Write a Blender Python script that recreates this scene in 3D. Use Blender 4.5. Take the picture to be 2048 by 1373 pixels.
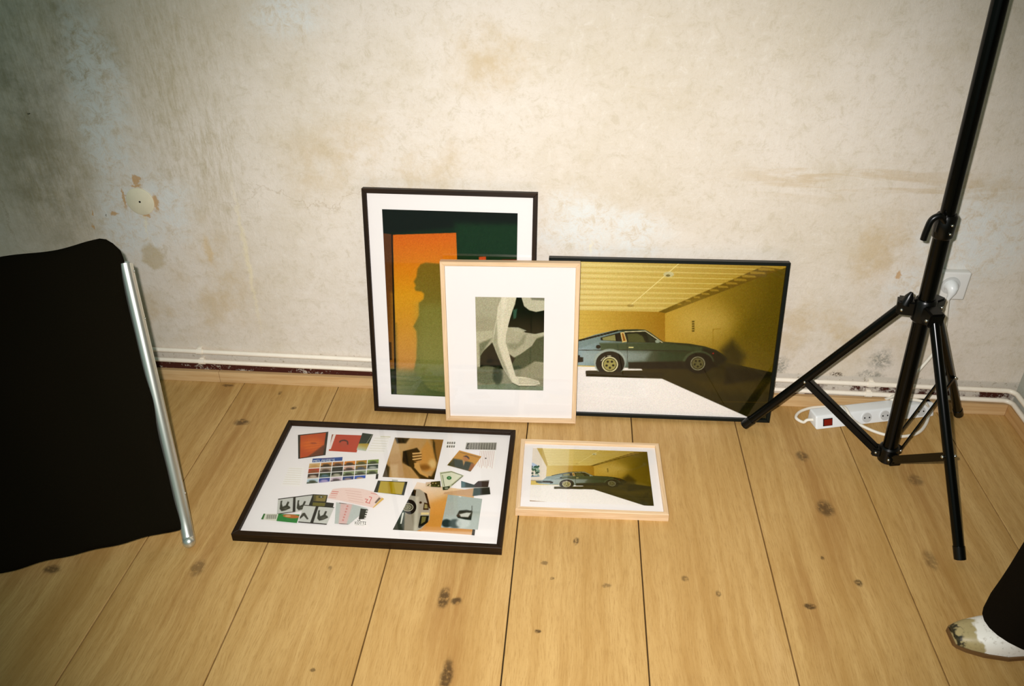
import bpy, bmesh, math, random
import numpy as np
from mathutils import Vector, Matrix

random.seed(7); rng = np.random.default_rng(7)
for o in list(bpy.data.objects): bpy.data.objects.remove(o, do_unlink=True)
SC = bpy.context.scene
COL = SC.collection

# ------------------------------------------------------------------ camera
F, YAW, PITCH, ROLL, CAMH = 1624.6, -.0847, .5609, .0073, 1.385
cy, sy = math.cos(YAW), math.sin(YAW)
fw = np.array([sy*math.cos(PITCH), cy*math.cos(PITCH), -math.sin(PITCH)])
r0 = np.array([cy, -sy, 0.]); d0 = np.cross(fw, r0)
cr, sr = math.cos(ROLL), math.sin(ROLL)
RM = np.array([cr*r0+sr*d0, -sr*r0+cr*d0, fw])          # rows: right, down, forward
OC = np.array([0, 0, CAMH])
cam_d = bpy.data.cameras.new('camera'); cam = bpy.data.objects.new('camera', cam_d); COL.objects.link(cam)
cam_d.sensor_width = 36; cam_d.sensor_fit = 'HORIZONTAL'; cam_d.lens = F/2048*36; cam_d.clip_start = .01
M3 = Matrix([list(RM[0]), list(-RM[1]), list(-RM[2])]).transposed()
cam.matrix_world = Matrix.Translation(OC.tolist()) @ M3.to_4x4()
SC.camera = cam
# pixel (2048 x 1373 frame) -> point on a known plane of the room
def ray(x, y): return RM.T @ np.array([(x-1024)/F, (y-686.5)/F, 1])
def fl(x, y, z=0.): d = ray(x, y); return OC+d*((z-CAMH)/d[2])
def py(x, y, Y): d = ray(x, y); return OC+d*(Y/d[1])
def pj(P):
    c = (np.asarray(P)-OC) @ RM.T
    return 1024+F*c[..., 0]/c[..., 2], 686.5+F*c[..., 1]/c[..., 2]

# ------------------------------------------------------------------ light
W = bpy.data.worlds.new('world'); SC.world = W; W.use_nodes = True
W.node_tree.nodes['Background'].inputs[0].default_value = (.54, .86, .78, 1)
W.node_tree.nodes['Background'].inputs[1].default_value = .25
# the flash unit of the camera, a hand's width up and left of the lens
fl_d = bpy.data.lights.new('camera_flash', 'SPOT'); flash = bpy.data.objects.new('camera_flash', fl_d); COL.objects.link(flash)
fl_d.energy = 236; fl_d.color = (1, .962, .955); fl_d.shadow_soft_size = .012
fl_d.spot_size = math.radians(86); fl_d.spot_blend = 1.0
fpos = OC - RM[0]*.045 - RM[1]*.04
aim = Vector(py(1120, 740, 1.9).tolist()) - Vector(fpos.tolist())
flash.location = fpos.tolist(); flash.rotation_euler = aim.to_track_quat('-Z', 'Y').to_euler()
SC.view_settings.view_transform = 'Standard'; SC.view_settings.look = 'None'
SC.view_settings.gamma = 1; SC.view_settings.use_curve_mapping = False
SC.view_settings.exposure = 0.0

# ------------------------------------------------------------------ helpers
def lin(c):
    c = np.asarray(c, float)/255
    return np.where(c <= .04045, c/12.92, ((c+.055)/1.055)**2.4)
def L4(c): return (*lin(c).tolist(), 1)
def tag(o, label=None, cat=None, group=None, kind=None):
    for k, v in (('label', label), ('category', cat), ('group', group), ('kind', kind)):
        if v: o[k] = v
    return o
def link(name, me, m=None, parent=None):
    o = bpy.data.objects.new(name, me); COL.objects.link(o)
    if m is not None: me.materials.clear(); me.materials.append(m)
    if parent is not None: o.parent = parent
    return o
def empty(name, loc=(0, 0, 0)):
    o = bpy.data.objects.new(name, None); COL.objects.link(o); o.location = loc; o.empty_display_size = .1
    return o
def obj(name, bm, m, parent=None, smooth=None):
    me = bpy.data.meshes.new(name)
    bmesh.ops.recalc_face_normals(bm, faces=bm.faces)
    bm.to_mesh(me); bm.free()
    if smooth is not None:
        for p in me.polygons: p.use_smooth = True
        me.set_sharp_from_angle(angle=math.radians(smooth))
    return link(name, me, m, parent)
def box(bm, a, b, bev=0, seg=2):
    r = bmesh.ops.create_cube(bm, size=1)
    vs = r['verts']
    for v in vs: v.co = Vector([(a[i]+b[i])/2+v.co[i]*(b[i]-a[i]) for i in range(3)])
    if bev:
        es = list({e for v in vs for e in v.link_edges})
        bmesh.ops.bevel(bm, geom=es, offset=bev, segments=seg, affect='EDGES', profile=.6)
    return bm
def frame_of(d):
    d = Vector(d).normalized(); u = d.orthogonal().normalized(); return u, d.cross(u)
def tube(bm, pts, r, seg=12, cap=True, flat=1.0, up=None):
    pts = [Vector(p) for p in pts]; n = len(pts); rs = r if hasattr(r, '__len__') else [r]*n
    rings = []; u = None
    for i, p in enumerate(pts):
        d = (pts[min(i+1, n-1)]-pts[max(i-1, 0)]).normalized()
        if u is None:
            u = Vector(up) if up else d.orthogonal()
        u = (u-d*u.dot(d)).normalized(); w = d.cross(u)
        rings.append([bm.verts.new(p+(u*math.cos(a)*flat+w*math.sin(a))*rs[i]) for a in [2*math.pi*k/seg for k in range(seg)]])
    for a, b in zip(rings, rings[1:]):
        for k in range(seg): bm.faces.new((a[k], a[(k+1) % seg], b[(k+1) % seg], b[k]))
    if cap: bm.faces.new(rings[0][::-1]); bm.faces.new(rings[-1])
    return rings
def bar(bm, p, q, w, t, up=(0, 0, 1), bev=0):
    """rectangular bar from p to q, w across `side`, t along up"""
    p, q = Vector(p), Vector(q); d = (q-p).normalized(); s = d.cross(Vector(up)).normalized(); u = s.cross(d)
    vs = [bm.verts.new(c+s*a*w/2+u*b*t/2) for c in (p, q) for a, b in ((-1, -1), (1, -1), (1, 1), (-1, 1))]
    fs = [bm.faces.new([vs[i] for i in f]) for f in ((3, 2, 1, 0), (4, 5, 6, 7), (0, 1, 5, 4), (1, 2, 6, 5), (2, 3, 7, 6), (3, 0, 4, 7))]
    if bev:
        bmesh.ops.bevel(bm, geom=list({e for f in fs for e in f.edges}), offset=bev, segments=2, affect='EDGES')
def loft(bm, rings, cap=True):
    R = [[bm.verts.new(p) for p in r] for r in rings]; n = len(R[0])
    for a, b in zip(R, R[1:]):
        for k in range(n): bm.faces.new((a[k], a[(k+1) % n], b[(k+1) % n], b[k]))
    if cap: bm.faces.new(R[0][::-1]); bm.faces.new(R[-1])
def crv(pts, n=12):
    P = [Vector(p) for p in pts]; P = [P[0]*2-P[1]]+P+[P[-1]*2-P[-2]]; out = []
    for i in range(1, len(P)-2):
        a, b, c, d = P[i-1:i+3]
        for k in range(n):
            t = k/n
            out.append(.5*((2*b)+(c-a)*t+(2*a-5*b+4*c-d)*t*t+(3*b-a-3*c+d)*t**3))
    out.append(P[-2]); return out
def dup(src, name, loc, parent=None):
    c = src.copy(); COL.objects.link(c); c.location = loc
    if parent is not None: c.parent = parent
    return c

# ------------------------------------------------------------------ materials
class NT:
    def __init__(s, name, rough=.5, spec=.5, metal=0, color=None):
        s.m = bpy.data.materials.new(name); s.m.use_nodes = True; s.t = s.m.node_tree
        s.b = s.t.nodes['Principled BSDF']; s.b.inputs['Roughness'].default_value = rough
        s.b.inputs['Specular IOR Level'].default_value = spec; s.b.inputs['Metallic'].default_value = metal
        if color is not None: s.b.inputs['Base Color'].default_value = L4(color)
    def n(s, typ, **kw):
        x = s.t.nodes.new(typ)
        for k, v in kw.items(): setattr(x, k, v)
        return x
    def put(s, sock, v):
        if isinstance(v, bpy.types.NodeSocket): s.t.links.new(v, sock)
        elif isinstance(v, (tuple, list)) and sock.type == 'RGBA' and len(v) == 3: sock.default_value = L4(v)
        else: sock.default_value = v
    def math(s, op, a, b=0., clamp=False):
        x = s.n('ShaderNodeMath', operation=op, use_clamp=clamp); s.put(x.inputs[0], a); s.put(x.inputs[1], b); return x.outputs[0]
    def vec(s, op, a, b=(0, 0, 0)):
        x = s.n('ShaderNodeVectorMath', operation=op); s.put(x.inputs[0], a); s.put(x.inputs[1], b)
        return x.outputs['Value'] if op in ('LENGTH', 'DISTANCE') else x.outputs[0]
    def noise(s, v, sc, det=4, ro=.55, dist=0, col=False):
        x = s.n('ShaderNodeTexNoise'); s.put(x.inputs['Vector'], v); x.inputs['Scale'].default_value = sc
        x.inputs['Detail'].default_value = det; x.inputs['Roughness'].default_value = ro; x.inputs['Distortion'].default_value = dist
        return x.outputs['Color' if col else 'Fac']
    def rng(s, v, a, b, c=0., d=1., smooth=True):
        x = s.n('ShaderNodeMapRange', interpolation_type='SMOOTHSTEP' if smooth else 'LINEAR')
        for i, q in enumerate((v, a, b, c, d)): s.put(x.inputs[i], q)
        return x.outputs[0]
    def mix(s, f, a, b, mode='MIX'):
        x = s.n('ShaderNodeMix', data_type='RGBA', blend_type=mode); s.put(x.inputs[0], f); s.put(x.inputs[6], a); s.put(x.inputs[7], b); return x.outputs[2]
    def mapv(s, v, sc=(1, 1, 1), loc=(0, 0, 0)):
        x = s.n('ShaderNodeMapping'); s.put(x.inputs[0], v); x.inputs['Location'].default_value = loc; x.inputs['Scale'].default_value = sc; return x.outputs[0]
    def coord(s, k='Object'): return s.n('ShaderNodeTexCoord').outputs[k]
    def bump(s, h, st, dist=.01):
        x = s.n('ShaderNodeBump'); s.put(x.inputs['Height'], h); x.inputs['Strength'].default_value = st; x.inputs['Distance'].default_value = dist
        s.t.links.new(x.outputs[0], s.b.inputs['Normal'])
    def col(s, c): s.put(s.b.inputs['Base Color'], c)
    def blob(s, v, c, r, soft=.4):
        """irregular elliptical stain at c with radii r (v already distorted)"""
        d = s.vec('LENGTH', s.vec('DIVIDE', s.vec('SUBTRACT', v, c), r))
        return s.rng(d, 1+soft, max(0., 1-soft))

def plain(name, c, rough=.5, spec=.5, metal=0, var=.0, sc=30):
    N = NT(name, rough, spec, metal, c)
    if var:
        f = N.noise(N.coord(), sc, 3); N.col(N.mix(f, tuple(x*(1-var) for x in c), tuple(min(255, x*(1+var)) for x in c)))
    return N.m

YW = 1.929            # back wall plane
YB = 1.915            # front of baseboard
XR = 1.229            # right wall plane

def wall_mat(name, right=False):
    N = NT(name, .85, .25); v = N.coord()
    big = N.noise(v, 2.2, 5, .6); mid = N.noise(v, 9, 5, .70); fine = N.noise(v, 70, 4, .8); crum = N.noise(v, 30, 6, .85, .5)
    streak = N.noise(N.mapv(v, (90, 90, 15)), 1, 5, .85, .2)
    hst = N.noise(N.mapv(v, (4, 4, 26)), 1, 5, .65, .6)
    c = N.mix(N.rng(big, .38, .66), (218, 208, 194), (208, 197, 179))
    c = N.mix(N.math('MULTIPLY', N.rng(mid, .50, .75), .30), c, (194, 180, 150))
    c = N.mix(N.math('MULTIPLY', N.rng(hst, .52, .78), .22), c, (190, 174, 142))
    c = N.mix(N.math('MULTIPLY', N.rng(fine, .50, .75), .32), c, (184, 170, 142))
    c = N.mix(N.math('MULTIPLY', N.rng(crum, .50, .66), .45), c, (186, 174, 148)); c = N.mix(N.math('MULTIPLY', N.rng(crum, .46, .34), .35), c, (226, 219, 207))
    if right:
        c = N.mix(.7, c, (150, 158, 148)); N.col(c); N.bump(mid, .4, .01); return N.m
    dv = N.vec('ADD', v, N.vec('MULTIPLY', N.vec('SUBTRACT', N.noise(v, 7, 5, .7, col=True), (.5, .5, .5)), (.22, .0, .22)))
    sv = N.vec('ADD', v, N.vec('MULTIPLY', N.vec('SUBTRACT', N.noise(v, 45, 4, .7, col=True), (.5, .5, .5)), (.035, .0, .035)))
    def B(px, py_, rx, ry, soft=.6, vv=None):
        p = py(px, py_, YW); k = 1/775.
        N_ = vv or dv
        return N.blob(N_, (float(p[0]), YW, float(p[2])), (rx*k, 9., ry*k*1.2), soft)
    def acc(masks):
        a = masks[0]
        for m in masks[1:]: a = N.math('MAXIMUM', a, m)
        return a
    # dirty olive scraped regions, with vertical scraping marks
    ol = acc([B(90, 330, 130, 150, .8), B(110, 90, 130, 80, .7), B(350, 200, 90, 170, .8), B(60, 240, 60, 230, .9), B(330, 90, 110, 60, .9), B(410, 300, 60, 140, .9)])
    c = N.mix(N.math('MULTIPLY', ol, N.math('MULTIPLY', N.rng(streak, .36, .74), .62)), c, (164, 148, 106))
    c = N.mix(N.math('MULTIPLY', N.math('MULTIPLY', acc([B(50, 260, 90, 260, .8), B(90, 100, 110, 110, .8)]), N.rng(mid, .35, .65)), .5), c, (118, 112, 84))
    ol2 = acc([B(430, 560, 80, 90, .8), B(1790, 500, 70, 70, .8), B(350, 640, 90, 40, .8), B(1650, 660, 150, 60, .9), B(760, 330, 160, 60, .9), B(980, 120, 70, 40, .9)])
    c = N.mix(N.math('MULTIPLY', N.math('MULTIPLY', ol2, N.rng(mid, .36, .66)), .55), c, (190, 164, 116))
    c = N.mix(N.math('MULTIPLY', N.math('MULTIPLY', acc([B(1700, 362, 170, 24, .8, sv), B(1930, 380, 90, 22, .9, sv)]), N.rng(hst, .46, .6)), .5), c, (186, 160, 114))
    # pale bluish filler
    bl = acc([B(195, 190, 50, 130, .6), B(215, 290, 45, 90, .5), B(320, 400, 55, 60, .8), B(255, 440, 60, 70, .8), B(1165, 450, 85, 48, .6), B(1270, 470, 60, 30, .8), B(1960, 470, 90, 70, .7), B(1850, 590, 60, 40, .8), B(560, 20, 60, 40, .9)])
    c = N.mix(N.math('MULTIPLY', N.math('MULTIPLY', bl, N.rng(crum, .62, .42)), .85), c, (214, 216, 212))
    # scraped tan chips, round stain, mould
    chip = acc([B(272, 359, 7, 9, .25, sv), B(247, 396, 4, 17, .3, sv), B(311, 405, 5, 14, .3, sv), B(293, 431, 9, 4, .3, sv), B(229, 428, 8, 3, .4, sv), B(187, 430, 2, 4, .4, sv), B(187, 455, 1.5, 6, .4, sv), B(1797, 549, 4, 8, .4, sv), B(273, 372, 12, 3, .4, sv)])
    c = N.mix(N.math('MULTIPLY', chip, .8), c, (190, 148, 92))
    c = N.mix(N.math('MULTIPLY', B(307, 514, 24, 24, .25, sv), .55), c, (176, 154, 104))
    c = N.mix(N.math('MULTIPLY', B(416, 500, 8, 26, .5, sv), .45), c, (205, 172, 110))
    mould = acc([B(1558, 733, 17, 17, .6, sv), B(1762, 722, 20, 18, .7, sv), B(1740, 752, 26, 8, .7, sv)])
    c = N.mix(N.math('MULTIPLY', mould, N.rng(fine, .35, .6)), c, (140, 138, 126))
    c = N.mix(N.math('MULTIPLY', B(1672, 752, 12, 9, .6, sv), N.rng(fine, .46, .56)), c, (70, 55, 38))
    c = N.mix(acc([B(64, 247, 3, 2.6, .3), B(214, 433, 1.6, 1.5, .3, sv)]), c, (70, 66, 48))
    # hairline cracks
    crk = acc([B(600, 397, 170, 1.2, .9), B(12, 430, 1.2, 60, .9, sv)])
    c = N.mix(N.math('MULTIPLY', crk, .3), c, (150, 128, 88))
    c = N.mix(N.math('MULTIPLY', acc([B(495, 520, 4, 110, .8, sv), B(1183, 497, 2, 10, .5, sv), B(290, 447, 2, 26, .8, sv)]), .3), c, (240, 226, 176))
    # painted skirting zone behind the pipes: white paint with the grey shade between them painted in, dark red old paint at the bottom
    z = N.n('ShaderNodeSeparateXYZ'); N.put(z.inputs[0], v)
    nz = N.math('ADD', z.outputs[2], N.math('MULTIPLY', N.math('SUBTRACT', mid, .5), .012))
    c = N.mix(N.rng(nz, .106, .098), c, (196, 188, 174))
    c = N.mix(N.math('MULTIPLY', N.rng(nz, .11, .10), N.rng(fine, .56, .66)), c, (150, 140, 120))
    red = N.math('MULTIPLY', N.rng(nz, .064, .060), N.rng(z.outputs[0], -.2, -.3))
    xr = N.math('MULTIPLY', N.math('MULTIPLY', N.rng(z.outputs[0], .62, .66), N.rng(N.noise(v, 14, 4, .7), .46, .56)), N.rng(nz, .078, .070))
    c = N.mix(N.math('MULTIPLY', N.math('MAXIMUM', red, xr), N.rng(N.math('ADD', N.math('MULTIPLY', fine, .6), N.math('MULTIPLY', mid, .4)), .60, .54)), c, (66, 26, 14))
    N.col(c)
    N.bump(N.math('ADD', N.math('MULTIPLY', mid, .6), N.math('ADD', N.math('MULTIPLY', crum, .6), N.math('MULTIPLY', streak, .3))), .35, .008)
    return N.m

def floor_mat():
    N = NT('oak_laminate', .42, .35); v = N.coord('Object')
    rnd = N.n('ShaderNodeObjectInfo').outputs['Random']
    off = N.n('ShaderNodeCombineXYZ'); N.put(off.inputs[0], N.math('MULTIPLY', rnd, 31.)); N.put(off.inputs[1], N.math('MULTIPLY', rnd, 17.))
    p = N.vec('ADD', v, off.outputs[0])
    wob = N.vec('ADD', p, N.vec('MULTIPLY', N.noise(p, 3.2, 3, .5, col=True), (.035, 0, 0)))
    g1 = N.noise(N.mapv(wob, (34, 1.8, 1)), 1, 6, .7, .3)
    g2 = N.noise(N.mapv(wob, (380, 24, 1)), 1, 4, .8)
    bd = N.noise(N.mapv(wob, (9, .9, 1)), 1, 4, .55, .8)
    c = N.mix(N.rng(g1, .30, .72), (198, 162, 102), (174, 135, 75))
    c = N.mix(N.math('MULTIPLY', N.rng(bd, .46, .76), .5), c, (154, 112, 50))
    c = N.mix(N.math('MULTIPLY', N.rng(bd, .42, .25), .6), c, (208, 173, 116))
    c = N.mix(N.math('MULTIPLY', N.rng(g2, .46, .66), .5), c, (146, 108, 54))
    c = N.mix(N.math('MULTIPLY', rnd, .2), c, (176, 134, 78))
    dv = N.vec('ADD', v, N.vec('MULTIPLY', N.vec('SUBTRACT', N.noise(v, 26, 4, .65, col=True), (.5, .5, .5)), (.014, .022, 0)))
    K = [(888, 1196, 12, 16, 1), (912, 1203, 12, 7, 1), (893, 1352, 13, 26, 1), (1152, 1083, 6, 7, 1), (1620, 1214, 12, 5, 1), (1716, 1165, 8, 5, 1), (1651, 1018, 17, 15, .9), (1604, 913, 12, 9, .8), (1832, 961, 14, 10, .6), (1437, 1189, 5, 6, .8), (1076, 1262, 7, 3, 1), (484, 845, 16, 6, .9), (587, 817, 6, 4, .9), (560, 787, 4, 4, .8), (455, 772, 12, 3, .9), (1370, 1158, 8, 5, .7), (1645, 1117, 4, 3, .9), (1860, 1120, 12, 16, .5), (625, 1340, 6, 3, .8), (395, 1137, 14, 12, .6), (104, 1139, 16, 7, .9), (1215, 1173, 10, 4, .6), (1088, 1127, 8, 3, .7), (1105, 1158, 5, 3, .7), (660, 1138, 4, 4, .6)]
    a = None; ha = None
    for (x, y, rx, ry, s_) in K:
        q = fl(x, y); k = 1/F*np.linalg.norm(q-OC)
        cpt = (float(q[0]), float(q[1]), 0.)
        m = N.math('MULTIPLY', N.blob(dv, cpt, (rx*k*.85, ry*k*1.35, 9.), .4), s_)
        a = m if a is None else N.math('MAXIMUM', a, m)
        if rx < 12: continue
        h = N.blob(dv, cpt, (rx*k*1.8, rx*k*9, 9.), .95)
        ha = h if ha is None else N.math('MAXIMUM', ha, h)
    c = N.mix(N.math('MULTIPLY', N.math('MULTIPLY', ha, N.rng(g1, .35, .6)), .5), c, (150, 106, 54))
    c = N.mix(N.math('MULTIPLY', N.math('MULTIPLY', a, N.rng(N.noise(v, 90, 3, .6), .25, .55)), .85), c, (62, 42, 18))
    N.col(c)
    N.bump(N.math('ADD', g2, g1), .12, .002)
    N.put(N.b.inputs['Roughness'], N.rng(g1, .3, .7, .36, .52))
    return N.m

def wood(name, a, b, axis=0, sc=1., rough=.5, spec=.4):
    N = NT(name, rough, spec); v = N.coord()
    s = [90*sc]*3; s[axis] = 5*sc
    g = N.noise(N.mapv(v, s), 1, 5, .65, .3)
    N.col(N.mix(N.rng(g, .3, .7), a, b)); N.bump(g, .15, .001); return N.m

M_wall = wall_mat('aged_plaster'); M_rwall = wall_mat('grey_plaster', True); M_floor = floor_mat()
M_under = plain('underlay', (40, 30, 16), .9, .1)
M_base = wood('skirting_oak', (206, 174, 126), (188, 150, 100), 0)
M_base_r = wood('skirting_oak_return', (204, 166, 112), (184, 142, 88), 1)
M_pipe = plain('cream_pipe_paint', (236, 226, 208), .4, .5, var=.04)
M_dkH = wood('dark_stained_wood_h', (20, 12, 4), (42, 26, 9), 0, rough=.5, spec=.15)
M_dkV = wood('dark_stained_wood_v', (20, 12, 4), (42, 26, 9), 1, rough=.5, spec=.15)
M_oakH = wood('pale_oak_h', (222, 192, 154), (200, 166, 124), 0)
M_oakV = wood('pale_oak_v', (222, 192, 154), (200, 166, 124), 1)
M_blackmetal = plain('black_anodised', (14, 18, 13), .4, .2)
M_mat = plain('white_mat_board', (234, 226, 223), .9, .1)
M_back = plain('brown_backing_board', (120, 92, 60), .9, .1)
M_tri = plain('gloss_black_enamel', (5, 5, 3), .2, .18)
M_triP = plain('black_plastic', (6, 6, 4), .3, .3)
M_chrome = plain('chrome', (220, 222, 212), .32, .5, .9)
M_rivet = plain('steel_rivet', (200, 200, 190), .25, .5, 1.0)
M_white = plain('white_plastic', (226, 228, 226), .35, .5)
M_cord = plain('white_cord_rubber', (228, 222, 206), .5, .4)
M_hole = plain('socket_recess_grey', (190, 190, 186), .5, .3)
M_dark = plain('dark_slot', (25, 22, 18), .7, .2)
def fabric(name, c, sc=900):
    N = NT(name, .95, .05); v = N.coord(); g = N.noise(v, sc, 2, .6)
    N.col(N.mix(g, tuple(x*.7 for x in c), tuple(x*1.3 for x in c))); N.bump(g, .3, .001); return N.m
M_canvas = fabric('black_canvas', (15, 12, 5)); M_trous = fabric('black_trouser_cloth', (16, 12, 6))
def glass():
    m = bpy.data.materials.new('picture_glass'); m.use_nodes = True; t = m.node_tree; t.nodes.clear()
    o = t.nodes.new('ShaderNodeOutputMaterial'); tr = t.nodes.new('ShaderNodeBsdfTransparent'); gl = t.nodes.new('ShaderNodeBsdfGlossy')
    fr = t.nodes.new('ShaderNodeLayerWeight'); fr.inputs[0].default_value = .5; pw = t.nodes.new('ShaderNodeMath'); pw.operation = 'POWER'; pw.inputs[1].default_value = 5
    ma = t.nodes.new('ShaderNodeMath'); ma.operation = 'MULTIPLY_ADD'; ma.inputs[1].default_value = .96; ma.inputs[2].default_value = .035; mx = t.nodes.new('ShaderNodeMixShader')
    tr.inputs[0].default_value = (.985, .99, .985, 1); gl.inputs['Roughness'].default_value = .03
    t.links.new(fr.outputs['Facing'], pw.inputs[0]); t.links.new(pw.outputs[0], ma.inputs[0]); t.links.new(ma.outputs[0], mx.inputs[0]); t.links.new(tr.outputs[0], mx.inputs[1]); t.links.new(gl.outputs[0], mx.inputs[2]); t.links.new(mx.outputs[0], o.inputs[0])
    return m
M_glass = glass()
def ink():
    N = NT('photographic_print', .7, .04); a = N.n('ShaderNodeVertexColor', layer_name='Col'); N.col(a.outputs[0]); return N.m
M_ink = ink()

# ------------------------------------------------------------------ structure
floor = empty('floor'); tag(floor, 'floor of wide pale oak planks running towards the plaster wall', 'floor', kind='structure')
SX0, SW = -.9645, .2853
ub = bmesh.new(); box(ub, (-2.7, -1.3, -.05), (XR+.02, YW+.02, -.0125)); obj('underlay', ub, M_under, floor)
xs = [SX0+SW*i for i in range(-6, 8)]+[XR]
for i in range(len(xs)-1):
    x0, x1 = xs[i]+.0013, xs[i+1]-.0013
    cut = [.55, -.2, .3, -.45][i % 4]
    for (ya, yb) in ((-1.28, cut-.0008), (cut+.0008, YW-.004)):
        b = bmesh.new(); box(b, (x0, ya, -.012), (x1, yb, 0))
        top = [e for e in b.edges if all(v.co.z > -.001 for v in e.verts)]
        bmesh.ops.bevel(b, geom=top, offset=.0011, segments=1, affect='EDGES')
        obj('plank', b, M_floor, floor)
b = bmesh.new(); box(b, (-2.7, YW, -.05), (XR+.12, YW+.12, 2.7)); tag(obj('wall_back', b, M_wall), 'bare patchy cream plaster wall with scraped old paint', 'wall', kind='structure')
b = bmesh.new(); box(b, (XR, -1.3, -.05), (XR+.12, YW, 2.7)); tag(obj('wall_right', b, M_rwall), 'grey plaster wall at the right corner', 'wall', kind='structure')
bb = empty('baseboard_back'); tag(bb, 'low pale oak baseboard along the plaster wall', 'baseboard', kind='structure')
jx = py(437, 748, YB)[0]
for (a, c) in ((-2.7, jx-.0006), (jx+.0006, XR-.0145)):
    b = bmesh.new(); box(b, (a, YB, 0), (c, YW, .036), .0015); obj('board', b, M_base, bb)
b = bmesh.new(); box(b, (XR-.014, -1.3, 0), (XR, YW, .036), .0015)
tag(obj('baseboard_right', b, M_base_r), 'short oak baseboard turning along the right wall', 'baseboard', kind='structure')

def pipe(name, za, slope, label):
    root = empty(name); tag(root, label, 'pipe', 'painted pipes along the skirting')
    z = lambda x: za-(x+.57)*slope
    yc, r = YW-.0125, .0068
    xc = XR-.0125; R = .022
    pts = [(-2.65, yc, z(-2.65))]+[(x, yc, z(x)) for x in np.linspace(-2, xc-R, 10)]
    pts += [(xc-R+R*math.sin(a), yc-R+R*math.cos(a), z(xc)) for a in np.linspace(.2, math.pi/2, 8)]
    pts += [(xc, y, z(xc)) for y in np.linspace(yc-R-.05, -1.2, 6)]
    b = bmesh.new(); tube(b, pts, r, 14); obj('tube', b, M_pipe, root, 60)
    for px_ in (404, 1737):
        x = py(px_, 720 if px_ < 1000 else 785, YW-.012)[0]
        b = bmesh.new(); tube(b, [(x-.009, yc, z(x)), (x+.009, yc, z(x))], r+.0022, 14)
        box(b, (x-.006, yc, z(x)+.005), (x+.006, YW-.0005, z(x)+.012), .001)
        obj('clip', b, M_pipe, root, 50)
pipe('heating_pipe', .1010, .0105, 'upper cream painted pipe clipped along the bottom of the wall')
pipe('heating_pipe', .0672, .0098, 'lower cream painted pipe resting just above the oak baseboard')

# junction cover
p = py(281, 403, YW)
jc = empty('junction_cover', (float(p[0]), YW, float(p[2]))); tag(jc, 'round white blank cover plate with centre screw on the left of the wall', 'cover plate')
b = bmesh.new(); tube(b, [(0, 0, 0), (0, -.0025, 0), (0, -.004, 0)], [.0375, .0375, .035], 48); obj('disc', b, plain('cover_white', (222, 214, 186), .6, .3, var=.05), jc, 40)
b = bmesh.new(); tube(b, [(0, -.0035, 0), (0, -.0046, 0)], .0028, 12); obj('screw', b, M_dark, jc)

# ------------------------------------------------------------------ painter for the photographic prints
class Paint:
    def __init__(s, X, Y, base):
        s.X, s.Y = X, Y; s.C = np.ones(X.shape+(3,))*np.asarray(base, float); s.f = None
    def T(s, pts):
        pts = np.asarray(pts, float)
        return pts if s.f is None else s.f(pts)
    def poly(s, pts, col, a=1., soft=1.5, g=None):
        """fill; g=(p0,p1,col1): linear gradient from col at p0 to col1 at p1"""
        pts = s.T(pts); lo, hi = pts.min(0)-3*soft, pts.max(0)+3*soft
        ii = np.nonzero((s.X > lo[0]) & (s.X < hi[0]) & (s.Y > lo[1]) & (s.Y < hi[1]))
        if not len(ii[0]): return
        x, y = s.X[ii], s.Y[ii]; ins = np.zeros(x.shape, bool); dm = np.full(x.shape, 1e9)
        n = len(pts)
        for k in range(n):
            (x0, y0), (x1, y1) = pts[k], pts[(k+1) % n]
            if y0 != y1:
                c = ((y0 > y) != (y1 > y)) & (x < (x1-x0)*(y-y0)/(y1-y0)+x0); ins ^= c
            dx, dy = x1-x0, y1-y0; q = dx*dx+dy*dy+1e-9
            t = np.clip(((x-x0)*dx+(y-y0)*dy)/q, 0, 1); dm = np.minimum(dm, (x-x0-t*dx)**2+(y-y0-t*dy)**2)
        sd = np.where(ins, 1, -1)*np.sqrt(dm); w = np.clip(sd/(2*soft)+.5, 0, 1); w = (w*w*(3-2*w)*a)[:, None]
        cc = np.asarray(col, float)[None, :]
        if g is not None:
            p = s.T([g[0], g[1]]); d = p[1]-p[0]; t = np.clip(((x-p[0][0])*d[0]+(y-p[0][1])*d[1])/(d@d), 0, 1)[:, None]
            cc = cc*(1-t)+np.asarray(g[2], float)[None, :]*t
        s.C[ii] = s.C[ii]*(1-w)+cc*w
    def line(s, pts, wd, col, a=1., soft=1.):
        pts = np.asarray(pts, float)
        for p, q in zip(pts, pts[1:]):
            d = q-p; n = np.array([-d[1], d[0]])/(np.linalg.norm(d)+1e-9)*wd/2
            s.poly([p+n, q+n, q-n, p-n], col, a, soft)
    def ell(s, c, rx, ry, col, a=1., soft=1.5, rot=0, n=28, arc=None):
        t = np.linspace(*(arc or (0, 2*math.pi)), n, endpoint=arc is not None); cr_, sr_ = math.cos(rot), math.sin(rot)
        x, y = rx*np.cos(t), ry*np.sin(t)
        s.poly(np.stack([c[0]+x*cr_-y*sr_, c[1]+x*sr_+y*cr_], 1), col, a, soft)
    def grain(s, amt):
        s.C = np.clip(s.C+rng.normal(0, amt, s.X.shape)[..., None]+rng.normal(0, amt*.4, s.C.shape), 0, 255)
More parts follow.
